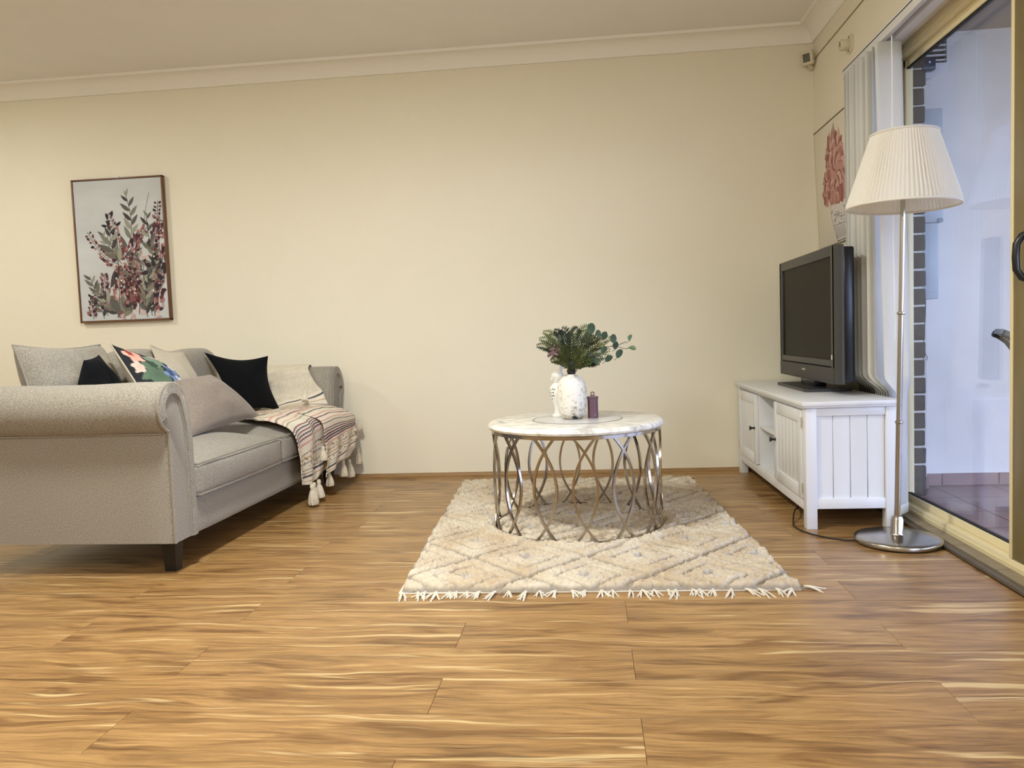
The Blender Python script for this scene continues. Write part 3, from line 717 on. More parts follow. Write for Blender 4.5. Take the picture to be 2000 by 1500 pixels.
# ------------------------------------------------------------------ sofa
sofa = root('sofa', (-1.572, 2.702, 0), 'light grey linen sofa with rolled arms and black block feet', 'sofa', rz=math.radians(-1.0))
def armprof(k=0.0, zs=1.0):
    P = [(0 + k, .125)]; P.append((0 + k, .30)); P.append((0 + k, .535))
    cy, cz, rr = .036, .636, .099 - k
    for i in range(19):
        a = math.radians(-112 - i * 236 / 18)   # from outer underside over the top to the inner side
        P.append((cy + rr * math.cos(a), cz + rr * math.sin(a)))
    P += [(.156 - k, .57), (.165 - k, .48), (.165 - k, .30), (.165 - k, .125)]
    return [(a, .125 + (b - .125) * zs) for a, b in P]
def arm(mirror, zs):
    fy = (lambda y: 1.882 - y) if mirror else (lambda y: y)
    xs = [(.0, .014), (-.006, .006), (-.016, .0), (-.12, 0), (-.3, 0), (-.5, 0), (-.7, 0), (-.88, 0), (-.915, 0)]
    m = MB(); n = len(armprof())
    vs = []
    for x, k in xs:
        for (y, z) in armprof(k, zs):
            sag = 0
            if z > .5 * zs: sag = .007 * noise.noise(Vector((x * 3.0, y * 4, 7 + mirror))) + (.004 * math.sin((x + .1) * 6))
            vs.append((x, fy(y), z + (sag if x < -.03 else 0)))
    fs = [(i * n + j, i * n + (j + 1) % n, (i + 1) * n + (j + 1) % n, (i + 1) * n + j) for i in range(len(xs) - 1) for j in range(n)]
    fs += [tuple(range(n)), tuple(range((len(xs) - 1) * n, len(xs) * n))[::-1]]
    m.add(vs, fs); a = m.build('arm', M_sofa, sofa, angle=50)
    # seam under the roll and the double welt framing the front face
    t = MB(); P = armprof(.006, zs)
    t.tube([(.001, fy(y), z) for y, z in P], .0065, n=6)
    P2 = armprof(.046, zs)[:1] + armprof(.046, zs)[1:-1] + armprof(.046, zs)[-1:]
    P2 = P2[5:]
    t.tube([(.001, fy(y), z) for y, z in P2], .005, n=6)
    t.tube([(-.02, fy(-.003), .542 * zs), (-.4, fy(-.003), .540 * zs), (-.9, fy(-.003), .542 * zs)], .004, n=6)
    w = t.build('arm_welt', M_pipe, sofa); w.parent = a
    # raised outer strip of the front face
    st_ = MB(); o_ = armprof(.008, zs); i_ = armprof(.044, zs)
    vs = [(.0005, fy(y), z) for y, z in o_] + [(.0005, fy(y), z) for y, z in i_] + [(.010, fy(y * .9 + .006), z) for y, z in o_] + [(.010, fy(y), z) for y, z in i_]
    # keep only the part over the roll and down the inner side
    k0 = 6; k1 = n; idx = list(range(k0, k1)); fs = []
    for j in idx[:-1]: fs += [(2 * n + j, 2 * n + j + 1, 3 * n + j + 1, 3 * n + j), (j, j + 1, 2 * n + j + 1, 2 * n + j), (n + j, 3 * n + j, 3 * n + j + 1, n + j + 1)]
    st_.add(vs, fs); q_ = st_.build('arm_front_band', M_sofa, sofa, angle=60); q_.parent = a
arm(False, 1.0); arm(True, .965)
rbox(-.90, -.004, .150, 1.75, .118, .268, .014, cuts=6).build('seat_base', M_sofa, sofa)
rbox(-.94, -.80, .03, 1.85, .125, .705, .05, cuts=8).build('backrest', M_sofa, sofa)
def cushion(y0, y1):
    def fn(w, q):
        b = (1 - abs(q.x) ** 3) * (1 - abs(q.y) ** 3)
        if q.z > 0: w.z += .060 * b * q.z - .012 * (1 - b) * q.z + .004 * noise.noise(w * 5)
        if q.x > .9: w.x += .012 * (1 - q.y ** 2) * (1 - q.z ** 2)
        return w
    c = rbox(-.78, .016, y0, y1, .266, .408, .026, cuts=16, fn=fn).build('seat_cushion', M_sofa, sofa, angle=60)
    t = MB()
    L_ = []
    for z, dz in ((.398, -.010), (.274, .0)):
        pts = []
        for i in range(17):
            s_ = i / 16; y = y0 + .012 + (y1 - y0 - .024) * s_
            pts.append((.0135 + .003 * math.sin(PI * s_), y, z + (.004 * math.sin(PI * s_) if dz else 0)))
        pts = [(-.3, y0 + .006, z)] + pts + [(-.3, y1 - .006, z)]
        t.tube(pts, .0045, n=6)
    w = t.build('cushion_piping', M_pipe, sofa); w.parent = c
cushion(.166, .975); cushion(.977, 1.718)
def bfn(w, q):
    w.z += .012 * math.sin(w.y * 9) * max(0, q.z) - .03 * max(0, q.z) * (abs(q.y) ** 6); return w
rbox(-.80, -.60, .70, 1.585, .44, .852, .07, cuts=14, fn=bfn).build('back_cushion', M_sofa, sofa)
def legmesh(front=True):
    m = MB(); a, b = .030, .022
    m.add([(-b, -b, 0), (b, -b, 0), (b, b, 0), (-b, b, 0), (-a, -a, .126), (a, -a, .126), (a, a, .126), (-a, a, .126)],
          [(0, 1, 2, 3), (4, 5, 6, 7), (0, 1, 5, 4), (1, 2, 6, 5), (2, 3, 7, 6), (3, 0, 4, 7)])
    return m
l0 = legmesh().build('leg', M_dark, sofa, smooth=False, loc=(-.062, .085, 0))
for p in ((-.062, 1.80, 0), (-.87, .085, 0), (-.87, 1.80, 0)): inst(l0, loc=p)

# ------------------------------------------------------------------ cushions on the sofa
pillow('back_pillow', (-2.345, 2.925, .895), (-2.285, 3.40, .888), (-2.13, 3.42, .50), (-2.25, 2.90, .50), .22, M_sofa,
       'large light grey piped pillow at the near end of the sofa', pipe=M_pipe, pinch=.05, wr=.026, seed=3, prof=.36)
pillow('knitted_cushion', (-2.127, 3.05, .822), (-2.110, 3.13, .842), (-1.97, 3.24, .58), (-2.17, 2.98, .58), .12, M_knit,
       'small black knitted cushion between grey pillow and floral cushion', pinch=.02, seed=8, wr=.02)
pillow('beige_cushion', (-2.165, 3.62, .876), (-2.17, 3.92, .845), (-2.00, 3.90, .52), (-2.03, 3.56, .52), .12, M_beige,
       'small beige piped cushion behind the floral cushion', pipe=M_beige, pinch=.06, seed=5)
# floral cushion : printed front, plain back
FB = [((.04, .03), .06, lin(20, 22, 30)), ((.16, .14), .10, lin(226, 168, 150)), ((.14, .10), .04, lin(150, 60, 50)), ((.10, .30), .07, lin(220, 190, 176)),
      ((.24, .42), .15, lin(86, 108, 88)), ((.42, .22), .12, lin(120, 140, 122)), ((.30, .28), .06, lin(50, 74, 60)), ((.52, .45), .15, lin(112, 136, 176)), ((.48, .40), .07, lin(58, 78, 120)), ((.58, .55), .08, lin(214, 218, 226)),
      ((.70, .26), .12, lin(206, 204, 200)), ((.78, .42), .10, lin(72, 100, 80)), ((.86, .60), .08, lin(176, 184, 168)), ((.30, .66), .12, lin(64, 88, 74)), ((.66, .74), .12, lin(96, 118, 92)), ((.12, .62), .10, lin(40, 58, 60)),
      ((.50, .84), .1, lin(190, 120, 110)), ((.88, .86), .09, lin(104, 124, 160)), ((.86, .14), .08, lin(150, 160, 176)), ((.56, .10), .06, lin(216, 190, 184))]
def floralcol(u, v):
    c = lin(18, 20, 28)
    for (p, r_, k) in FB:
        a = math.atan2(v - p[1], u - p[0]); d = math.hypot(u - p[0], v - p[1])
        if d < r_ * (1 + .22 * math.sin(5 * a + p[0] * 20) + .25 * noise.noise(Vector((u * 14, v * 14, p[0] * 9)))):
            s_ = .8 + .4 * (d / r_) * (.7 + .3 * math.sin(a * 14)); c = (k[0] * s_, k[1] * s_, k[2] * s_, 1)
    return c
pillow('floral_cushion', (-2.115, 3.22, .888), (-2.135, 3.62, .80), (-1.90, 3.66, .50), (-1.86, 3.16, .49), .17, attrmat('floral_print', .85), 'cushion with blue, green and pink flowers on black, corner pointing up',
       pinch=.05, n=80, back=(M_beige, 1), colfn=floralcol, pipe=M_beige, seed=2)
pillow('velvet_cushion', (-1.985, 3.34, .70), (-1.85, 3.60, .725), (-1.70, 3.80, .495), (-1.775, 3.20, .462), .17, M_mauve, 'mauve velvet cushion leaning behind the near arm of the sofa',
       pinch=.02, wr=.014, seed=12, prof=.5)
pillow('black_cushion', (-2.135, 4.09, .830), (-1.835, 4.25, .795), (-1.80, 4.30, .475), (-1.965, 4.02, .465), .13, M_navy, 'plain black velvet cushion with pointed corners next to the throw',
       pinch=.10, seed=4, wr=.004)

# ------------------------------------------------------------------ throw blanket
def catmull(P, t):
    n = len(P) - 1; x = min(max(t * n, 0), n - 1e-6); i = int(x); f = x - i
    p0, p1, p2, p3 = P[max(i - 1, 0)], P[i], P[i + 1], P[min(i + 2, n)]
    return 0.5 * ((2 * p1) + (p2 - p0) * f + (2 * p0 - 5 * p1 + 4 * p2 - p3) * f * f + (3 * p1 - p0 - 3 * p2 + p3) * f ** 3)
def cloth(rows, nv, nu, colfn, fold=0.0):
    rows = [[Vector(p) for p in r_] for r_ in rows]
    m = MB(); P = []; cols = []
    for i in range(nv):
        v = i / (nv - 1); row = []
        for j in range(nu):
            u = j / (nu - 1)
            line = [catmull(r_, u) for r_ in rows]; p = catmull(line, v)
            k = fold * min(1, max(0, (v - .45) * 4))
            p = p + Vector((k * math.sin(u * 19 + v * 2), 0, 0)) + Vector(noise.noise_vector(p * 16)) * .004
            row.append(p[:]); cols.append(colfn(u, v, p))
        P.append(row)
    m.grid(P); m.c = cols; return m
CR = lin(224, 214, 196); NAVY = lin(44, 46, 66); PLUM = lin(120, 56, 84); PINK = lin(206, 150, 140); OCH = lin(186, 140, 90); RUST = lin(166, 92, 64); GRN = lin(120, 118, 96); GR = lin(120, 116, 110)
def stripes(s):
    """s in metres along the cloth -> colour"""
    bands = [(.02, NAVY, .006), (.045, OCH, .004), (.07, GR, .004), (.095, RUST, .005), (.105, RUST, .004), (.115, PINK, .003), (.13, GR, .006), (.155, PINK, .004), (.17, PLUM, .004), (.19, PINK, .004), (.205, GRN, .003),
             (.235, PLUM, .004), (.247, NAVY, .004), (.259, PLUM, .005), (.271, NAVY, .005), (.283, PLUM, .005), (.30, PINK, .004), (.33, GR, .003), (.345, OCH, .003), (.36, GR, .003), (.385, GRN, .003), (.40, GR, .003), (.415, NAVY, .007), (.44, OCH, .004)]
    for c, k, w in bands:
        if abs(s - c) < w * .62: return k
    return CR
tb = root('throw_blanket', (-1.60, 4.35, 0.0), 'cream throw with coloured stripes and tassels over the far sofa arm', 'blanket')
rowsA = [[(-1.95, 4.625, .600), (-1.88, 4.630, .60), (-1.80, 4.630, .60), (-1.74, 4.630, .60), (-1.70, 4.63, .60)],
         [(-1.965, 4.56, .722), (-1.90, 4.56, .724), (-1.83, 4.56, .723), (-1.77, 4.56, .724), (-1.70, 4.56, .724)],
         [(-1.95, 4.462, .702), (-1.88, 4.462, .705), (-1.80, 4.462, .704), (-1.74, 4.462, .704), (-1.68, 4.462, .704)],
         [(-1.94, 4.435, .63), (-1.86, 4.432, .63), (-1.78, 4.432, .63), (-1.71, 4.432, .63), (-1.64, 4.43, .635)],
         [(-1.93, 4.41, .54), (-1.84, 4.41, .55), (-1.76, 4.405, .55), (-1.68, 4.41, .55), (-1.585, 4.42, .565)],
         [(-1.93, 4.30, .482), (-1.84, 4.32, .49), (-1.75, 4.34, .50), (-1.66, 4.35, .50), (-1.54, 4.42, .47)],
         [(-1.96, 3.95, .482), (-1.84, 4.02, .486), (-1.74, 4.08, .49), (-1.65, 4.22, .49), (-1.515, 4.52, .44)],
         [(-1.64, 3.76, .468), (-1.60, 3.88, .472), (-1.57, 4.02, .47), (-1.53, 4.25, .47), (-1.485, 4.60, .40)],
         [(-1.525, 3.755, .415), (-1.500, 3.88, .42), (-1.490, 4.02, .42), (-1.475, 4.25, .42), (-1.475, 4.64, .34)],
         [(-1.495, 3.76, .30), (-1.485, 3.88, .30), (-1.490, 4.02, .30), (-1.475, 4.25, .30), (-1.460, 4.645, .27)],
         [(-1.490, 3.765, .20), (-1.480, 3.87, .19), (-1.495, 3.98, .18), (-1.480, 4.15, .19), (-1.465, 4.60, .22)],
         [(-1.488, 3.765, .135), (-1.480, 3.86, .120), (-1.500, 3.95, .115), (-1.490, 4.08, .14), (-1.47, 4.50, .17)]]
def colA(u, v, p):
    if v < .34 + .10 * (1 - u): 
        s_ = .93 + .1 * noise.noise(Vector(p) * 60); c = lin(218, 208, 188); return (c[0] * s_, c[1] * s_, c[2] * s_, 1)
    s = (v - .34 - .10 * (1 - u)) * .80
    # scattered knots show as small brown dots
    c = stripes(s)
    if .33 < s < .42 or .12 < s < .15:
        if noise.noise(Vector(p) * 75) > .38: c = lin(140, 116, 92)
    return c
M_cloth = attrmat('woven_throw', .95, bump=.7, bscale=420)
ca = cloth(rowsA, 300, 60, colA, fold=.010).build('blanket_cloth', M_cloth, tb, world=True, angle=80, colattr=True)
ca.modifiers.new('thick', 'SOLIDIFY').thickness = .004
rowsF = [[(-1.60, 4.04, .482), (-1.58, 4.16, .495), (-1.56, 4.30, .495), (-1.53, 4.44, .48)],
         [(-1.475, 4.06, .43), (-1.46, 4.22, .44), (-1.45, 4.38, .43), (-1.45, 4.54, .42)],
         [(-1.460, 4.06, .32), (-1.45, 4.22, .34), (-1.445, 4.40, .35), (-1.445, 4.58, .35)],
         [(-1.458, 4.05, .20), (-1.446, 4.18, .23), (-1.440, 4.36, .26), (-1.440, 4.54, .285)],
         [(-1.458, 4.03, .125), (-1.446, 4.15, .155), (-1.440, 4.32, .20), (-1.440, 4.50, .235)]]
def colF(u, v, p):
    s = .10 + v * .36; c = stripes(s)
    if (.30 < s < .40) and noise.noise(Vector(p) * 70) > .30: c = lin(140, 116, 92)
    return c
cf = cloth(rowsF, 150, 50, colF, fold=.008).build('folded_flap', M_cloth, tb, world=True, angle=80, colattr=True)
cf.modifiers.new('thick', 'SOLIDIFY').thickness = .004
M_tas = simple('cotton_yarn', lin(222, 212, 192), .95, var=.12, vscale=120, bump=1.0, bscale=300)
def tasselmesh(L=.10, r=.024):
    m = MB(); pr_ = [(0, 0), (.009, -.004), (.012, -.016), (.008, -.026), (.012, -.034), (r * .8, -L * .6), (r, -L * .9), (r * .85, -L), (0, -L * .97)]
    m.lathe(pr_, n=36, fn=lambda a, z: 1 + (.16 * math.sin(a * 9 + z * 30) if z < -.03 else 0)); return m
t0 = None
for (x, y, z, s_, rx) in ((-1.462, 3.845, .125, 1.1, .10), (-1.470, 3.90, .125, .95, -.1), (-1.475, 3.98, .125, 1.0, .05), (-1.466, 4.12, .15, .9, .05), (-1.452, 4.33, .175, 1.0, .0), (-1.462, 4.47, .155, 1.1, .05), (-1.45, 4.62, .20, 1.0, -.05), (-1.43, 4.60, .385, .7, .1), (-1.455, 4.02, .30, .8, .0), (-1.655, 4.33, .585, .75, .6)):
    loc = (x + 1.60, y - 4.35, z)
    if t0 is None: t0 = tasselmesh().build('tassel', M_tas, tb, angle=70, loc=loc); t0.rotation_euler = (rx, 0, 0); t0.scale = (s_,) * 3
    else: inst(t0, loc=loc, rot=(rx, rx * .5, x * 40), scale=(s_,) * 3)

# ------------------------------------------------------------------ rug
rug = root('rug', (-.05, 3.45, 0), 'cream shaggy rug with raised diamond pattern and fringe under the coffee table', 'rug')
M_pile = None
M_pile = attrmat('cream_wool_pile', .95)
rng = np.random.default_rng(4)
nu, nv = 340, 500
def vnoise(cell_u, cell_v):
    gu, gv = int(nu / cell_u) + 3, int(nv / cell_v) + 3
    g = rng.random((gv, gu)); U = np.arange(nu) / cell_u; V = np.arange(nv) / cell_v
    iu = U.astype(int); iv = V.astype(int); fu = U - iu; fv = V - iv; fu = fu * fu * (3 - 2 * fu); fv = fv * fv * (3 - 2 * fv)
    a = g[iv][:, iu] * (1 - fu) + g[iv][:, iu + 1] * fu; b = g[iv + 1][:, iu] * (1 - fu) + g[iv + 1][:, iu + 1] * fu
    return a * (1 - fv[:, None]) + b * fv[:, None]
U, V = np.meshgrid(np.linspace(0, 1, nu), np.linspace(0, 1, nv))
cn = [np.array(p) for p in ((-.668, 2.500), (.662, 2.530), (.562, 4.430), (-.768, 4.462))]
X = (cn[0][0] * (1 - U) + cn[1][0] * U) * (1 - V) + (cn[3][0] * (1 - U) + cn[2][0] * U) * V
Y = (cn[0][1] * (1 - U) + cn[1][1] * U) * (1 - V) + (cn[3][1] * (1 - U) + cn[2][1] * U) * V
wob = (vnoise(40, 40) - .5)
X = X + .014 * (vnoise(3, 12) - .5) * (np.abs(U - .5) > .47) + .02 * wob
Y = Y + .02 * (vnoise(50, 50) - .5)
# diamonds (pitch .42 x .44 m)
du = (U * 1.33 + .02 + .02 * wob) / .43 + .44; dv = (V * 1.93 + .11) / .46
def cell(a, b): 
    fa = np.abs(((a) % 1) - .5); fb = np.abs(((b) % 1) - .5); return fa + fb
d1 = cell(du, dv + .5); d2 = cell(du + .5, dv)
dd = np.minimum(d1, d2)          # 0 at diamond centres, .5 at the lattice lines
hgt = np.full(dd.shape, .024)
hgt = np.where(dd < .105, .006, hgt)
g = np.exp(-((dd - .27) / .026) ** 2); hgt -= .015 * g
g = np.exp(-((dd - .485) / .028) ** 2); hgt -= .017 * g
hgt = hgt + .007 * (vnoise(22, 22) - .5)
tuft = vnoise(2.2, 2.2); hgt = hgt + .010 * (tuft - .5) * (hgt > .012) + .005 * (rng.random(dd.shape) - .5)
# low bare strips near the short ends and thin sides
eV = np.minimum(V, 1 - V) * 1.93; eU = np.minimum(U, 1 - U) * 1.33
hgt = hgt * np.clip(eV / .02, .15, 1) * np.clip(eU / .012, .2, 1)
# pressed flat under the table ring
rr_ = np.hypot(X + .07, Y - 3.425); hgt = hgt - np.clip(.9 - np.abs(rr_ - .372) / .02, 0, 1) * (hgt - .010)
hgt = hgt + .010 * np.exp(-((rr_ - .42) / .03) ** 2) * (vnoise(30, 30) > .45)
hgt = np.maximum(hgt, .003)
X = X + .004 * (rng.random(dd.shape) - .5); Y = Y + .004 * (rng.random(dd.shape) - .5)
vs = np.stack([X + .05, Y - 3.45, hgt], -1).reshape(-1, 3)
ii = (np.arange(nv - 1)[:, None] * nu + np.arange(nu - 1)[None, :]).reshape(-1)
fc = np.stack([ii, ii + 1, ii + 1 + nu, ii + nu], -1)
me = bpy.data.meshes.new('pile'); me.vertices.add(len(vs)); me.vertices.foreach_set('co', vs.astype(np.float32).ravel())
me.loops.add(fc.size); me.loops.foreach_set('vertex_index', fc.astype(np.int32).ravel()); me.polygons.add(len(fc))
me.polygons.foreach_set('loop_start', np.arange(0, fc.size, 4, dtype=np.int32)); me.polygons.foreach_set('loop_total', np.full(len(fc), 4, dtype=np.int32))
me.polygons.foreach_set('use_smooth', np.ones(len(fc), dtype=bool)); me.update(); me.validate()
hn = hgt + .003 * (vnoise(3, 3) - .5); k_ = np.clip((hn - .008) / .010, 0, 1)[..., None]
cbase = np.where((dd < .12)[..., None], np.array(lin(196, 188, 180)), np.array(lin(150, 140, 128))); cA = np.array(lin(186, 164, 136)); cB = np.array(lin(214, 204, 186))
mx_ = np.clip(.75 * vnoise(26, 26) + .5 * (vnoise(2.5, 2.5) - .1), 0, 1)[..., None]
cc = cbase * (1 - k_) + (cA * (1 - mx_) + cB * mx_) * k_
ca_ = me.color_attributes.new('Col', 'FLOAT_COLOR', 'POINT'); ca_.data.foreach_set('color', cc.reshape(-1).astype(np.float32))
me.materials.append(M_pile); po = bpy.data.objects.new('pile', me); COL.objects.link(po); po.parent = rug; po['kind'] = 'stuff'
e = .0022
MB().add([(cn[0][0], cn[0][1] - .004, .0005), (cn[1][0], cn[1][1] - .004, .0005), (cn[2][0], cn[2][1], .0005), (cn[3][0], cn[3][1], .0005), (cn[0][0], cn[0][1] - .004, e), (cn[1][0], cn[1][1] - .004, e), (cn[2][0], cn[2][1], e), (cn[3][0], cn[3][1], e)],
         [(0, 1, 2, 3), (4, 5, 6, 7), (0, 1, 5, 4), (1, 2, 6, 5), (2, 3, 7, 6), (3, 0, 4, 7)]).build('backing', simple('cotton_backing', lin(222, 212, 200), .9), rug, world=True, smooth=False)
rt = random.Random(9); tv = []
for k in range(5):
    m = MB()
    for s_ in range(5):
        a = rt.uniform(-.6, .6); L_ = rt.uniform(.040, .068); c_ = rt.uniform(-.3, .3)
        pts = [(0, 0, .008)] + [(math.sin(a + c_ * t) * L_ * t, -math.cos(a + c_ * t) * L_ * t, .006 - .002 * t + .003 * math.sin(t * 5)) for t in (.3, .6, .85, 1.0)]
        m.tube(pts, [.0035, .003, .0028, .0026, .0022], n=5)
    tv.append(m)
tvo = [None] * 5
M_fringe = simple('fringe_cotton', lin(216, 207, 192), .95)
for row in (0, 1):
    a, b = (cn[0], cn[1]) if row == 0 else (cn[3], cn[2])
    t = .01
    while t < 1.0:
        k = rt.randrange(5); p = a * (1 - t) + b * t
        loc = (p[0] + .05, p[1] - 3.45 - (.006 if row == 0 else -.004), 0); rz = (0 if row == 0 else PI) + rt.uniform(-.6, .6); sc = rt.uniform(.8, 1.25)
        if tvo[k] is None: tvo[k] = tv[k].build('fringe_tassel', M_fringe, rug, loc=loc); tvo[k].rotation_euler = (0, 0, rz); tvo[k].scale = (sc, sc, 1)
        else: inst(tvo[k], loc=loc, rot=(0, 0, rz), scale=(sc, sc, 1))
        t += rt.uniform(.018, .045)
inst(tvo[0], loc=(.665 + .05 + .01, 2.545 - 3.45, 0), rot=(0, 0, 1.1), scale=(1.3, 1.3, 1))

# ------------------------------------------------------------------ coffee table
TX, TY, TZ = -.072, 3.425, .478
ct = root('coffee_table', (TX, TY, .012), 'round coffee table with grey-white marble top and chrome oval-loop base', 'table')
tp = MB().lathe([(0, .448), (.372, .448), (.386, .452), (.391, .461), (.388, .470), (.378, .477), (.372, .478), (0, .478)], n=96, c=(TX, TY, 0))
top = tp.build('marble_top', M_marble, ct, world=True)
dk = MB().lathe([(0, .4781), (.196, .4781), (.196, .4790), (.1935, .4795), (0, .4795)], n=64, c=(TX + .01, TY + .004, 0)).build('centre_disc', M_disc, ct, world=True); dk.parent = top
gr = MB().lathe([(.196, .4782), (.2005, .4782), (.2005, .4793), (.196, .4793)], cap=False, n=64, c=(TX + .01, TY + .004, 0)).build('disc_rim', simple('disc_groove', lin(120, 116, 110), .4), ct, world=True); gr.parent = top
def ring(z0, z1, r0, r1, name):
    MB().lathe([(r0, z0), (r1, z0), (r1, z1), (r0, z1), (r0, z0)], n=96, c=(TX, TY, 0), cap=False).build(name, M_steel, ct, world=True, angle=30)
ring(.434, .448, .364, .376, 'top_ring'); ring(.012, .022, .366, .376, 'bottom_ring')
A0 = math.radians(7.7); rod0 = None
for sgn in (1, -1):
    pts = []
    for i in range(29):
        t = i / 28; a = A0 * (1 - ((t - .5) / .37) ** 2) * sgn; rr = .371
        pts.append((rr * math.sin(a), -rr * math.cos(a), .019 + t * (.436 - .019) - .012))
    ro = MB().tube(pts, .0070, n=4, up=(0, -1, 0)).build('rod', M_steel, ct, angle=30)
    for k in range(14):
        ang = math.radians(6.3 + 360 / 14 * k)
        if k == 0: ro.rotation_euler = (0, 0, ang)
        else: inst(ro, rot=(0, 0, ang))

# ------------------------------------------------------------------ things on the table
D_ = TZ + .0016
vx, vy = -.083, 3.43
va = root('distressed_vase', (vx, vy, D_), 'white distressed vase with black chips holding greenery', 'vase')
vp = [(0, 0), (.034, 0), (.045, .005), (.056, .028), (.0615, .060), (.0640, .095), (.0640, .130), (.060, .156), (.051, .176), (.038, .190), (.025, .197), (.018, .199)]
MB().lathe(vp, n=40, c=(0, 0, 0), fn=lambda a, z: 1 + .03 * abs(math.cos(2 * a + .6)) * (1 if z < .18 else 0)).build('body', M_chip, va, angle=60)
MB().lathe([(.018, .197), (.017, .205), (.020, .212), (.022, .216), (.016, .218), (.013, .205), (.013, .15)], n=24).build('neck', M_knob, va)
jr = root('purple_jar', (.008, 3.44, D_), 'purple glass jar with knobbed lid beside the white vase', 'jar')
MB().lathe([(0, 0), (.022, 0), (.0245, .004), (.0235, .012), (.0235, .082), (.0248, .088), (.022, .089), (.021, .084), (.021, .008), (0, .007)], n=32).build('body', M_purple, jr)
lid = MB().lathe([(.0, .0895), (.0255, .0895), (.0262, .093), (.0255, .0965), (.016, .099), (.008, .101), (0, .101)], n=32).build('lid', M_purple, jr)
kb = MB().tube([(.0075 * math.cos(a), 0, .1085 + .0075 * math.sin(a)) for a in [2 * PI * i / 20 for i in range(20)]], .0022, n=8, closed=True).build('knob', M_purple, jr); kb.parent = lid
MB().lathe([(0, .009), (.0205, .009), (.0205, .060), (0, .062)], n=24).build('candle_wax', simple('mauve_wax', lin(134, 100, 120), .6), jr)
orn = root('pierced_ornament', (-.148, 3.53, D_), 'white pierced ceramic ornament peeking out behind the vase', 'ornament')
M_orn = simple('white_ceramic', lin(232, 230, 224), .3)
ob = MB().lathe([(0, 0), (.030, 0), (.032, .006), (.022, .014), (.018, .035), (.024, .060), (.036, .090), (.041, .115), (.038, .135), (.028, .150), (.020, .156), (.024, .164), (.029, .178), (.029, .192), (.022, .205), (.010, .212), (0, .213)], n=32)
ob.build('body', M_orn, orn)
MB().lathe([(0, .206), (.007, .206), (.012, .214), (.013, .224), (.009, .234), (0, .237)], n=16, c=(.012, 0, 0)).build('knob', M_orn, orn)
MB().lathe([(.008, 0), (.005, .006), (0, .012)], n=10, M=Matrix.Rotation(-PI / 2 - .35, 4, 'Y'), c=(-.024, -.008, .176)).build('beak', M_orn, orn)
hl = MB()
for (a, z) in ((-2.6, .125), (-2.25, .13), (-2.5, .112), (-2.15, .114), (-2.7, .10), (-2.35, .099), (-2.5, .085), (-2.1, .10), (-2.0, .128), (-2.85, .115), (-2.4, .183), (-2.2, .176), (-2.0, .184), (-2.6, .19), (-2.1, .192)):
    rr = np.interp(z, [.06, .09, .115, .135, .15, .17, .18, .195], [.024, .036, .041, .038, .028, .027, .0295, .028])
    n_ = Vector((math.cos(a), math.sin(a), 0)); M4 = Matrix.Translation(n_ * (rr - .0008) + Vector((0, 0, z))) @ n_.to_track_quat('Z', 'Y').to_matrix().to_4x4()
    hl.lathe([(0, -.001), (.0032 if z < .15 else .0018, -.001), (.0032 if z < .15 else .0018, .0012), (0, .0012)], n=10, M=M4)
hl.build('pierced_holes', M_knob, orn, smooth=False)

# bouquet
bq = root('greenery_bouquet', (vx, vy, D_ + .20), 'dark green fern and eucalyptus bunch standing in the white vase', 'plant')
O = Vector((0, 0, 0)); rq = random.Random(21)
M_fern = [simple('fern_green', lin(74, 88, 44), .6, var=.25, vscale=40), simple('fern_dark', lin(42, 54, 34), .6, var=.2, vscale=40), simple('fern_olive', lin(94, 98, 52), .6, var=.2, vscale=40)]
M_euc = simple('eucalyptus_dark', lin(52, 74, 58), .55, var=.1, vscale=30); M_euc2 = simple('eucalyptus_pale', lin(108, 132, 100), .55, var=.1, vscale=30); M_stem = simple('stem_green', lin(38, 46, 26), .7)
def frond(tip, mat, wid=.030, sag=.0, n=20):
    tip = Vector(tip); m = MB(); mid = Vector((tip.x * .30, tip.y * .30, max(.085, tip.z * .72 + .045)))
    P = [(1 - t) ** 2 * Vector((0, 0, -.03)) + 2 * t * (1 - t) * mid + t * t * (tip + Vector((0, 0, -sag))) for t in [i / 20 for i in range(21)]]
    m.tube([p[:] for p in P], [.0016 - .0012 * i / 20 for i in range(21)], n=5)
    for i in range(n):
        t = .30 + .70 * i / (n - 1); k = min(19, int(t * 20)); p = P[k].lerp(P[k + 1], t * 20 - k) if t < 1 else P[20]
        d = (P[k + 1] - P[k]).normalized(); side = d.cross(Vector((rq.uniform(-.15, .15), -1, .35))).normalized(); up = side.cross(d)
        L_ = wid * math.sin(PI * (.15 + .80 * (t - .3) / .7)) ** .8 + .003
        for sg in (1, -1):
            q = (side * sg * .9 + d * .5 + up * rq.uniform(-.15, .2)).normalized(); w = d * (.0046)
            a = p; b = p + q * L_ * .5 + w; c = p + q * L_; e_ = p + q * L_ * .5 - w * .8; b = b + up * .002
            m.add([a[:], b[:], c[:], e_[:]], [(0, 1, 2), (0, 2, 3)])
    return m.build('fern_frond', mat, bq, smooth=False)
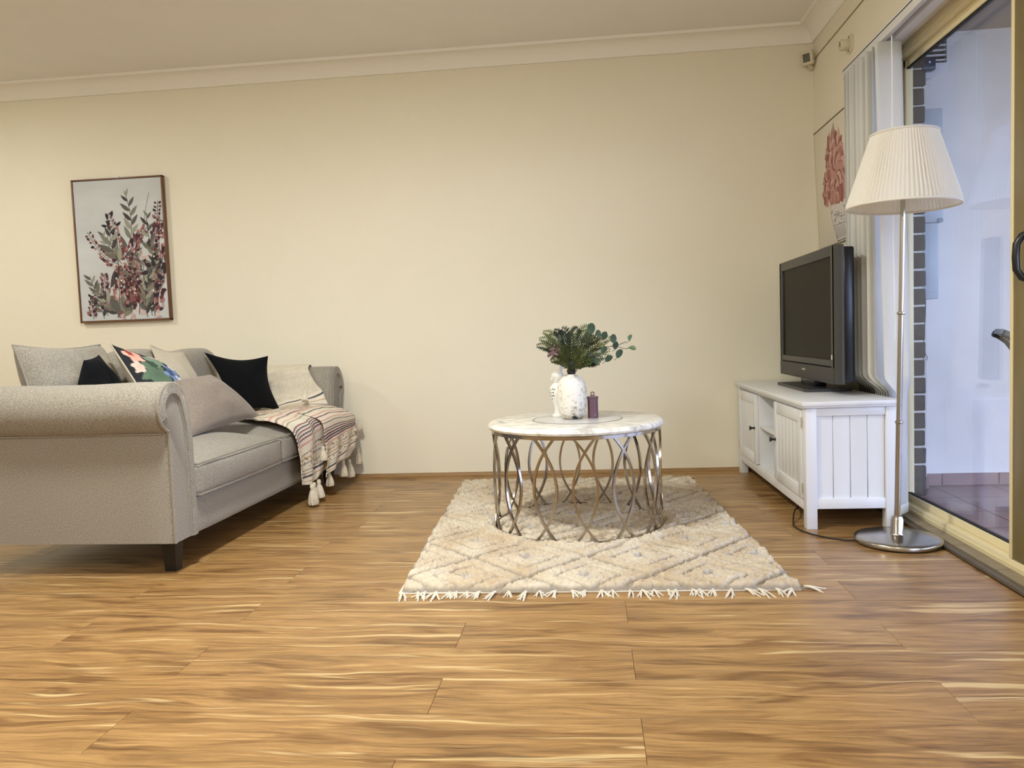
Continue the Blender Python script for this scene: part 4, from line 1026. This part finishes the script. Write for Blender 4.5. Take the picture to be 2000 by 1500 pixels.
tips = [t for t in [(-.118, -.02, .160), (-.085, .05, .170), (-.105, .03, .190), (-.07, -.05, .150), (-.04, .06, .185), (-.05, -.07, .110), (-.09, .0, .110), (-.02, -.06, .165), (.0, .07, .180), (.01, -.08, .130), (.03, .0, .200), (.05, -.05, .175), (.07, .05, .185),
        (.09, -.03, .160), (.11, .04, .150), (.10, -.06, .110), (.13, .0, .120), (.14, .03, .165), (.15, -.02, .100), (.17, .02, .135), (.06, -.09, .090), (.02, -.10, .075), (.12, -.04, .065), (-.03, -.09, .080), (.08, .0, .205), (-.06, .0, .195), (.05, -.06, .055), (.0, .0, .19), (-.03, -.04, .2), (.16, .0, .15), (-.075, -.05, .062), (-.105, .0, .085), (-.06, -.07, .07), (.08, -.07, .05), (.11, -.02, .045), (.14, .0, .075), (.16, -.03, .07), (.0, -.1, .05), (-.04, .06, .06), (.18, .0, .10), (-.13, .0, .13), (-.10, -.03, .14)] if True][::1]
for i, t in enumerate(tips):
    if i % 4 != 3: frond((t[0] * 1.12, t[1], t[2]), M_fern[i % 3], wid=rq.uniform(.026, .040), n=17)
MB().tube([(0, 0, -.06), (0, 0, .0), (.0, 0, .03)], [.009, .010, .012], n=8).build('stem_bundle', M_stem, bq)
sm = MB()
for k in range(9):
    a = rq.uniform(-.9, .9); sm.tube([(0, rq.uniform(-.005, .005), -.04), (.010 * a, 0, .02), (.035 * a, rq.uniform(-.02, .02), .06)], .0022, n=5)
sm.build('stems', M_stem, bq)
def roundleaf(c, r, ang, tilt, mat, length=1.25):
    m = MB(); n = 14; P = [(0, 0, 0)]
    for k in range(n):
        a = 2 * PI * k / n; x = r * math.cos(a) * .9; z = r * length * math.sin(a); x *= 1 - .25 * (z / (r * length) < -.3) * abs(z / (r * length))
        P.append((x, .0035 * math.cos(2 * a), z))
    R3 = Matrix.Rotation(ang, 4, 'Y') @ Matrix.Rotation(tilt, 4, 'Z')
    vs = [(R3 @ Vector(p) + Vector(c))[:] for p in P]; m.add(vs, [(0, k, k % n + 1) for k in range(1, n + 1)])
    st_ = R3 @ Vector((0, 0, -r * length)) + Vector(c)
    m.tube([st_[:], (st_ + Vector((-.012, 0, -.010)))[:]], .0012, n=5)
    m.build('eucalyptus_leaf', mat, bq, angle=80)
for (x, z, y, r_, ang, tl_, mt) in ((.094, .198, -.03, .0205, .1, .1, M_euc), (.262, .152, -.01, .0125, .35, .6, M_euc2), (.272, .107, -.02, .0125, 1.9, .4, M_euc2), (.190, .150, -.04, .017, -.1, .3, M_euc), (.212, .085, -.05, .017, .5, .3, M_euc), (.110, .055, -.06, .013, 2.6, .2, M_euc),
                                  (.165, .065, -.06, .015, .9, .2, M_euc), (.150, .165, -.02, .016, .4, .2, M_euc), (.125, .175, -.05, .014, -.3, .2, M_euc), (.20, .120, .02, .015, .2, .2, M_euc), (-.045, .165, -.03, .010, -.4, .3, M_euc), (.145, .105, -.08, .014, .6, .1, M_euc)):
    roundleaf((x - .0, y, z), r_, ang, tl_, mt)
MB().tube([(.08, -.01, .10), (.15, -.02, .115), (.20, -.01, .118), (.245, -.01, .135)], .0016, n=5).tube([(.20, -.01, .118), (.235, -.015, .105), (.262, -.02, .106)], .0013, n=5).tube([(.03, 0, .06), (.07, -.02, .13), (.092, -.03, .175)], .0016, n=5).build('eucalyptus_twig', M_stem, bq)
fl = MB()
for k in range(46):
    c = Vector((-.072 + rq.gauss(0, .013), -.04 + rq.gauss(0, .012), .098 + rq.gauss(0, .016))); a = rq.uniform(0, 6.28); t = rq.uniform(-1, 1); s_ = rq.uniform(.006, .010)
    R3 = Matrix.Rotation(a, 3, 'Y') @ Matrix.Rotation(t, 3, 'X')
    fl.add([(c + R3 @ Vector(p))[:] for p in ((0, 0, 0), (s_ * .8, 0, s_ * .5), (s_, .002, s_ * 1.4), (0, .003, s_ * 1.8), (-s_ * .6, .001, s_))], [(0, 1, 2, 3, 4)])
fl.build('mauve_blossom', simple('mauve_petals', lin(122, 94, 100), .7, var=.2, vscale=60), bq, smooth=False, label='dusty mauve blossom')

# ------------------------------------------------------------------ TV bench (local: x 0 front .. .385 back, y 0 near .. 1.375 far)
tvb = root('tv_bench', (.888, 3.290, 0), 'white panelled TV bench with two doors and open middle shelf', 'cabinet', rz=math.radians(.75))
Lb, Db, Hb = 1.37, .366, .520
def bx(name, *a, b=.002, par=tvb, mat=M_white, **k):
    o = MB().box(*a, b=b).build(name, mat, par, **k); return o
tpm = MB().box(-.018, Db + .012, -.018, Lb + .004, .522, .541, b=.004).box(-.012, Db + .008, -.012, Lb, .514, .523, b=.003)
tpm.build('top', M_white, tvb)
for x0, y0 in ((0, 0), (Db - .044, 0), (0, Lb - .046), (Db - .044, Lb - .046)): bx('leg', x0, x0 + .044, y0, y0 + .046, 0, .514)
for y0 in (.004, Lb - .032):
    bx('end_top_rail', .044, Db - .044, y0, y0 + .026, .478, .514); bx('end_bottom_rail', .044, Db - .044, y0, y0 + .026, .086, .130)
pb = None; wv = (Db - .088) / 4
for y0 in (.018, Lb - .024):
    for k in range(4):
        loc = (.044 + wv * (k + .5), y0, .304)
        if pb is None: pb = MB().box(-wv / 2 + .0008, wv / 2 - .0008, -.005, .005, -.176, .176, b=.002, seg=1).build('end_board', M_white, tvb, loc=loc)
        else: inst(pb, loc=loc)
bx('front_bottom_rail', .004, .024, .046, Lb - .046, .072, .120); bx('front_top_rail', .006, .022, .046, Lb - .046, .500, .514)
bx('back_panel', Db - .012, Db - .004, .03, Lb - .03, .09, .514); bx('floor_panel', .02, Db - .012, .03, Lb - .03, .105, .122)
bx('divider', .010, Db - .012, .508, .524, .120, .514); bx('divider', .010, Db - .012, .874, .890, .120, .514)
bx('shelf', .012, Db - .012, .524, .874, .322, .336)
def bdoor(y0, y1, knob_y, hinge_y):
    d = MB(); z0, z1 = .124, .498; s_ = .050
    d.box(-.006, .012, y0, y0 + s_, z0, z1, b=.0015).box(-.006, .012, y1 - s_, y1, z0, z1, b=.0015).box(-.006, .012, y0 + s_, y1 - s_, z0, z0 + s_, b=.0015).box(-.006, .012, y0 + s_, y1 - s_, z1 - s_, z1, b=.0015)
    do = d.build('door', M_white, tvb)
    np_ = 6; wy = (y1 - y0 - 2 * s_) / np_
    p = MB()
    for k in range(np_): p.box(.001, .008, y0 + s_ + wy * k + .0006, y0 + s_ + wy * (k + 1) - .0006, z0 + s_ - .003, z1 - s_ + .003, b=.0012)
    p.build('door_panel', M_white, do)
    kn = MB().lathe([(.009, 0), (.006, .004), (.0045, .010), (.007, .018), (.0125, .024), (.012, .027), (0, .029)], n=20, M=Matrix.Rotation(-PI / 2, 4, 'Y'), c=(-.006, knob_y, .318)).build('knob', M_knob, do)
    h = MB()
    for z in (.17, .45): h.tube([(-.008, hinge_y, z - .022), (-.008, hinge_y, z + .022)], .003, n=8)
    h.build('hinge', M_bwhite, do)
bdoor(.049, .505, .478, .047); bdoor(.893, Lb - .048, .918, Lb - .046)
# second foot seen low at the back right
# ------------------------------------------------------------------ television (faces -x)
tv = root('television', (1.10, 4.02, .5415), 'dark grey flat television with wide bezel on the white TV bench', 'television', rz=math.radians(0))
fx = 1.078; y0, y1, z0, z1 = 3.525, 4.485, .590, 1.208
bz = MB()
sy0, sy1, sz0, sz1 = 3.572, 4.440, .698, 1.160
bz.box(fx, fx + .045, y0, sy0, z0, z1, b=.003).box(fx, fx + .045, sy1, y1, z0, z1, b=.003).box(fx, fx + .045, sy0 - .002, sy1 + .002, sz1, z1, b=.003).box(fx, fx + .045, sy0 - .002, sy1 + .002, .668, sz0, b=.003)
bz.prism([(fx, y0 + .001), (fx + .022, y0 - .036), (fx + .032, y0 - .036), (fx + .032, y0 + .02), (fx, y0 + .02)], z0 + .004, z1 - .004, axis='z')
bz.prism([(fx, y1 - .001), (fx + .022, y1 + .015), (fx + .032, y1 + .015), (fx + .032, y1 - .02), (fx, y1 - .02)], z0 + .004, z1 - .004, axis='z')
bz.build('bezel', M_tvgrey, tv, world=True)
MB().box(fx - .004, fx + .04, y0 + .004, y1 - .004, z0, .664, b=.004).build('speaker_bar', simple('tv_speaker_grey', lin(54, 53, 52), .5, bump=.2, bscale=800), tv, world=True)
MB().box(fx + .008, fx + .02, sy0 - .003, sy1 + .003, sz0 - .003, sz1 + .003).build('screen', M_screen, tv, world=True, smooth=False)
MB().box(fx + .031, fx + .082, y0 - .024, y1 + .005, z0 + .01, z1 - .012, b=.010).box(fx + .08, fx + .106, y0 + .05, y1 - .06, z0 + .04, z1 - .06, b=.008).build('rear_housing', M_tvblk, tv, world=True, angle=25)
# rounded stand plate and neck
MB().prism([(1.010, 3.765), (1.016, 3.748), (1.03, 3.742), (1.225, 3.742), (1.225, 4.300), (1.03, 4.300), (1.016, 4.294), (1.010, 4.278)], .5415, .555, axis='z').build('stand_plate', M_tvgrey, tv, world=True, smooth=False)
MB().box(1.095, 1.155, 3.90, 4.14, .553, .62, b=.006).build('neck', M_tvblk, tv, world=True)
lg_ = MB()
for i, (a, b_) in enumerate(((0, .010), (.013, .021), (.024, .034), (.037, .046), (.049, .060))): lg_.box(fx - .0052, fx - .0040, 3.975 + a, 3.975 + b_, .634, .644 if i % 2 else .642)
lg_.build('logo', simple('silver_lettering', lin(170, 168, 160), .3), tv, world=True, smooth=False)
MB().box(fx - .0008, fx + .0005, 3.556, 3.568, .700, .722).build('sticker', simple('white_sticker', lin(236, 234, 226), .5), tv, world=True, smooth=False)

# ------------------------------------------------------------------ floor lamp
lamp = root('floor_lamp', (1.174, 3.08, 0), 'brushed nickel floor lamp with cream pleated shade in front of the glass door', 'lamp')
MB().lathe([(0, 0), (.150, 0), (.152, .004), (0, .006)], n=64).build('base_pad', M_rubber, lamp)
MB().lathe([(0, .005), (.153, .005), (.158, .010), (.158, .020), (.154, .025), (.140, .029), (.060, .034), (.0, .036)], n=72).build('base', M_nickel, lamp)
tilt = Matrix.Translation((-.004, 0, .033)) @ Matrix.Rotation(math.radians(1.25), 4, 'Y')
MB().lathe([(.026, -.001), (.024, .004), (.0225, .006), (.0225, .062), (.020, .066), (.019, .072), (.0, .072)], n=32, M=tilt).build('collar', M_nickel, lamp)
MB().lathe([(.0112, .05), (.0112, .44), (.0100, .44), (.0100, .86), (.0088, .86), (.0088, 1.40)], n=24, M=tilt).build('pole', M_nickel, lamp, angle=30)
for z in (.070, .440, .858):
    MB().lathe([(.0115, z - .006), (.0145, z - .004), (.0150, z), (.0145, z + .004), (.0110, z + .006)], n=24, M=tilt).build('joint_ring', M_nickel, lamp)
def pleat(a, z): return 1 + .010 * math.sin(a * 110)
sh = MB(); z0s, z1s, rb_, rt_ = 1.262, 1.530, .196, .118
def shp(n=440, off=0):
    return [(rb_ - off, z0s), (rb_ - off - .0005, z0s + .012), (rb_ + (rt_ - rb_) * .5 - off, (z0s + z1s) / 2), (rt_ - off + .0005, z1s - .010), (rt_ - off, z1s)]
sh.lathe(shp(), cap=False, n=660, M=tilt, fn=lambda a, z: 1 + ((.017 + .007 * math.sin(a * 7)) * math.sin(a * 84 + .8 * math.sin(a * 5)) if z0s + .004 < z < z1s - .004 else 0))
shade = sh.build('shade', M_shade, lamp, angle=85)
for z, r_ in ((z0s, rb_), (z1s, rt_)):
    t = MB().tube([(tilt @ Vector((r_ * math.cos(a), r_ * math.sin(a), z)))[:] for a in [2 * PI * i / 72 for i in range(72)]], .0042, n=8, closed=True).build('shade_rim', M_shade, lamp); t.parent = shade
sp_ = MB()
for k in range(3):
    a = 2 * PI * k / 3; sp_.tube([(tilt @ Vector(p))[:] for p in ((0, 0, 1.44), (rt_ * math.cos(a), rt_ * math.sin(a), 1.525))], .0016, n=6)
sp_.build('shade_carrier', M_nickel, lamp)
MB().lathe([(.0, 1.38), (.018, 1.38), (.018, 1.43), (.010, 1.435), (.024, 1.47), (.028, 1.49), (.018, 1.512), (0, 1.515)], n=20, M=tilt).build('bulb_socket', M_white, lamp)
cd = MB().tube([(1.022, 3.10, .006), (.98, 3.11, .004), (.93, 3.15, .004), (.885, 3.20, .004), (.855, 3.27, .004), (.845, 3.34, .006), (.862, 3.41, .010), (.875, 3.45, .03), (.895, 3.50, .04), (.93, 3.60, .02), (1.0, 3.8, .005), (1.2, 4.2, .005)], .0032, n=8).build('power_cord', M_cable)
props(cd, 'black power cord curling from the floor lamp base under the TV bench', 'cord')
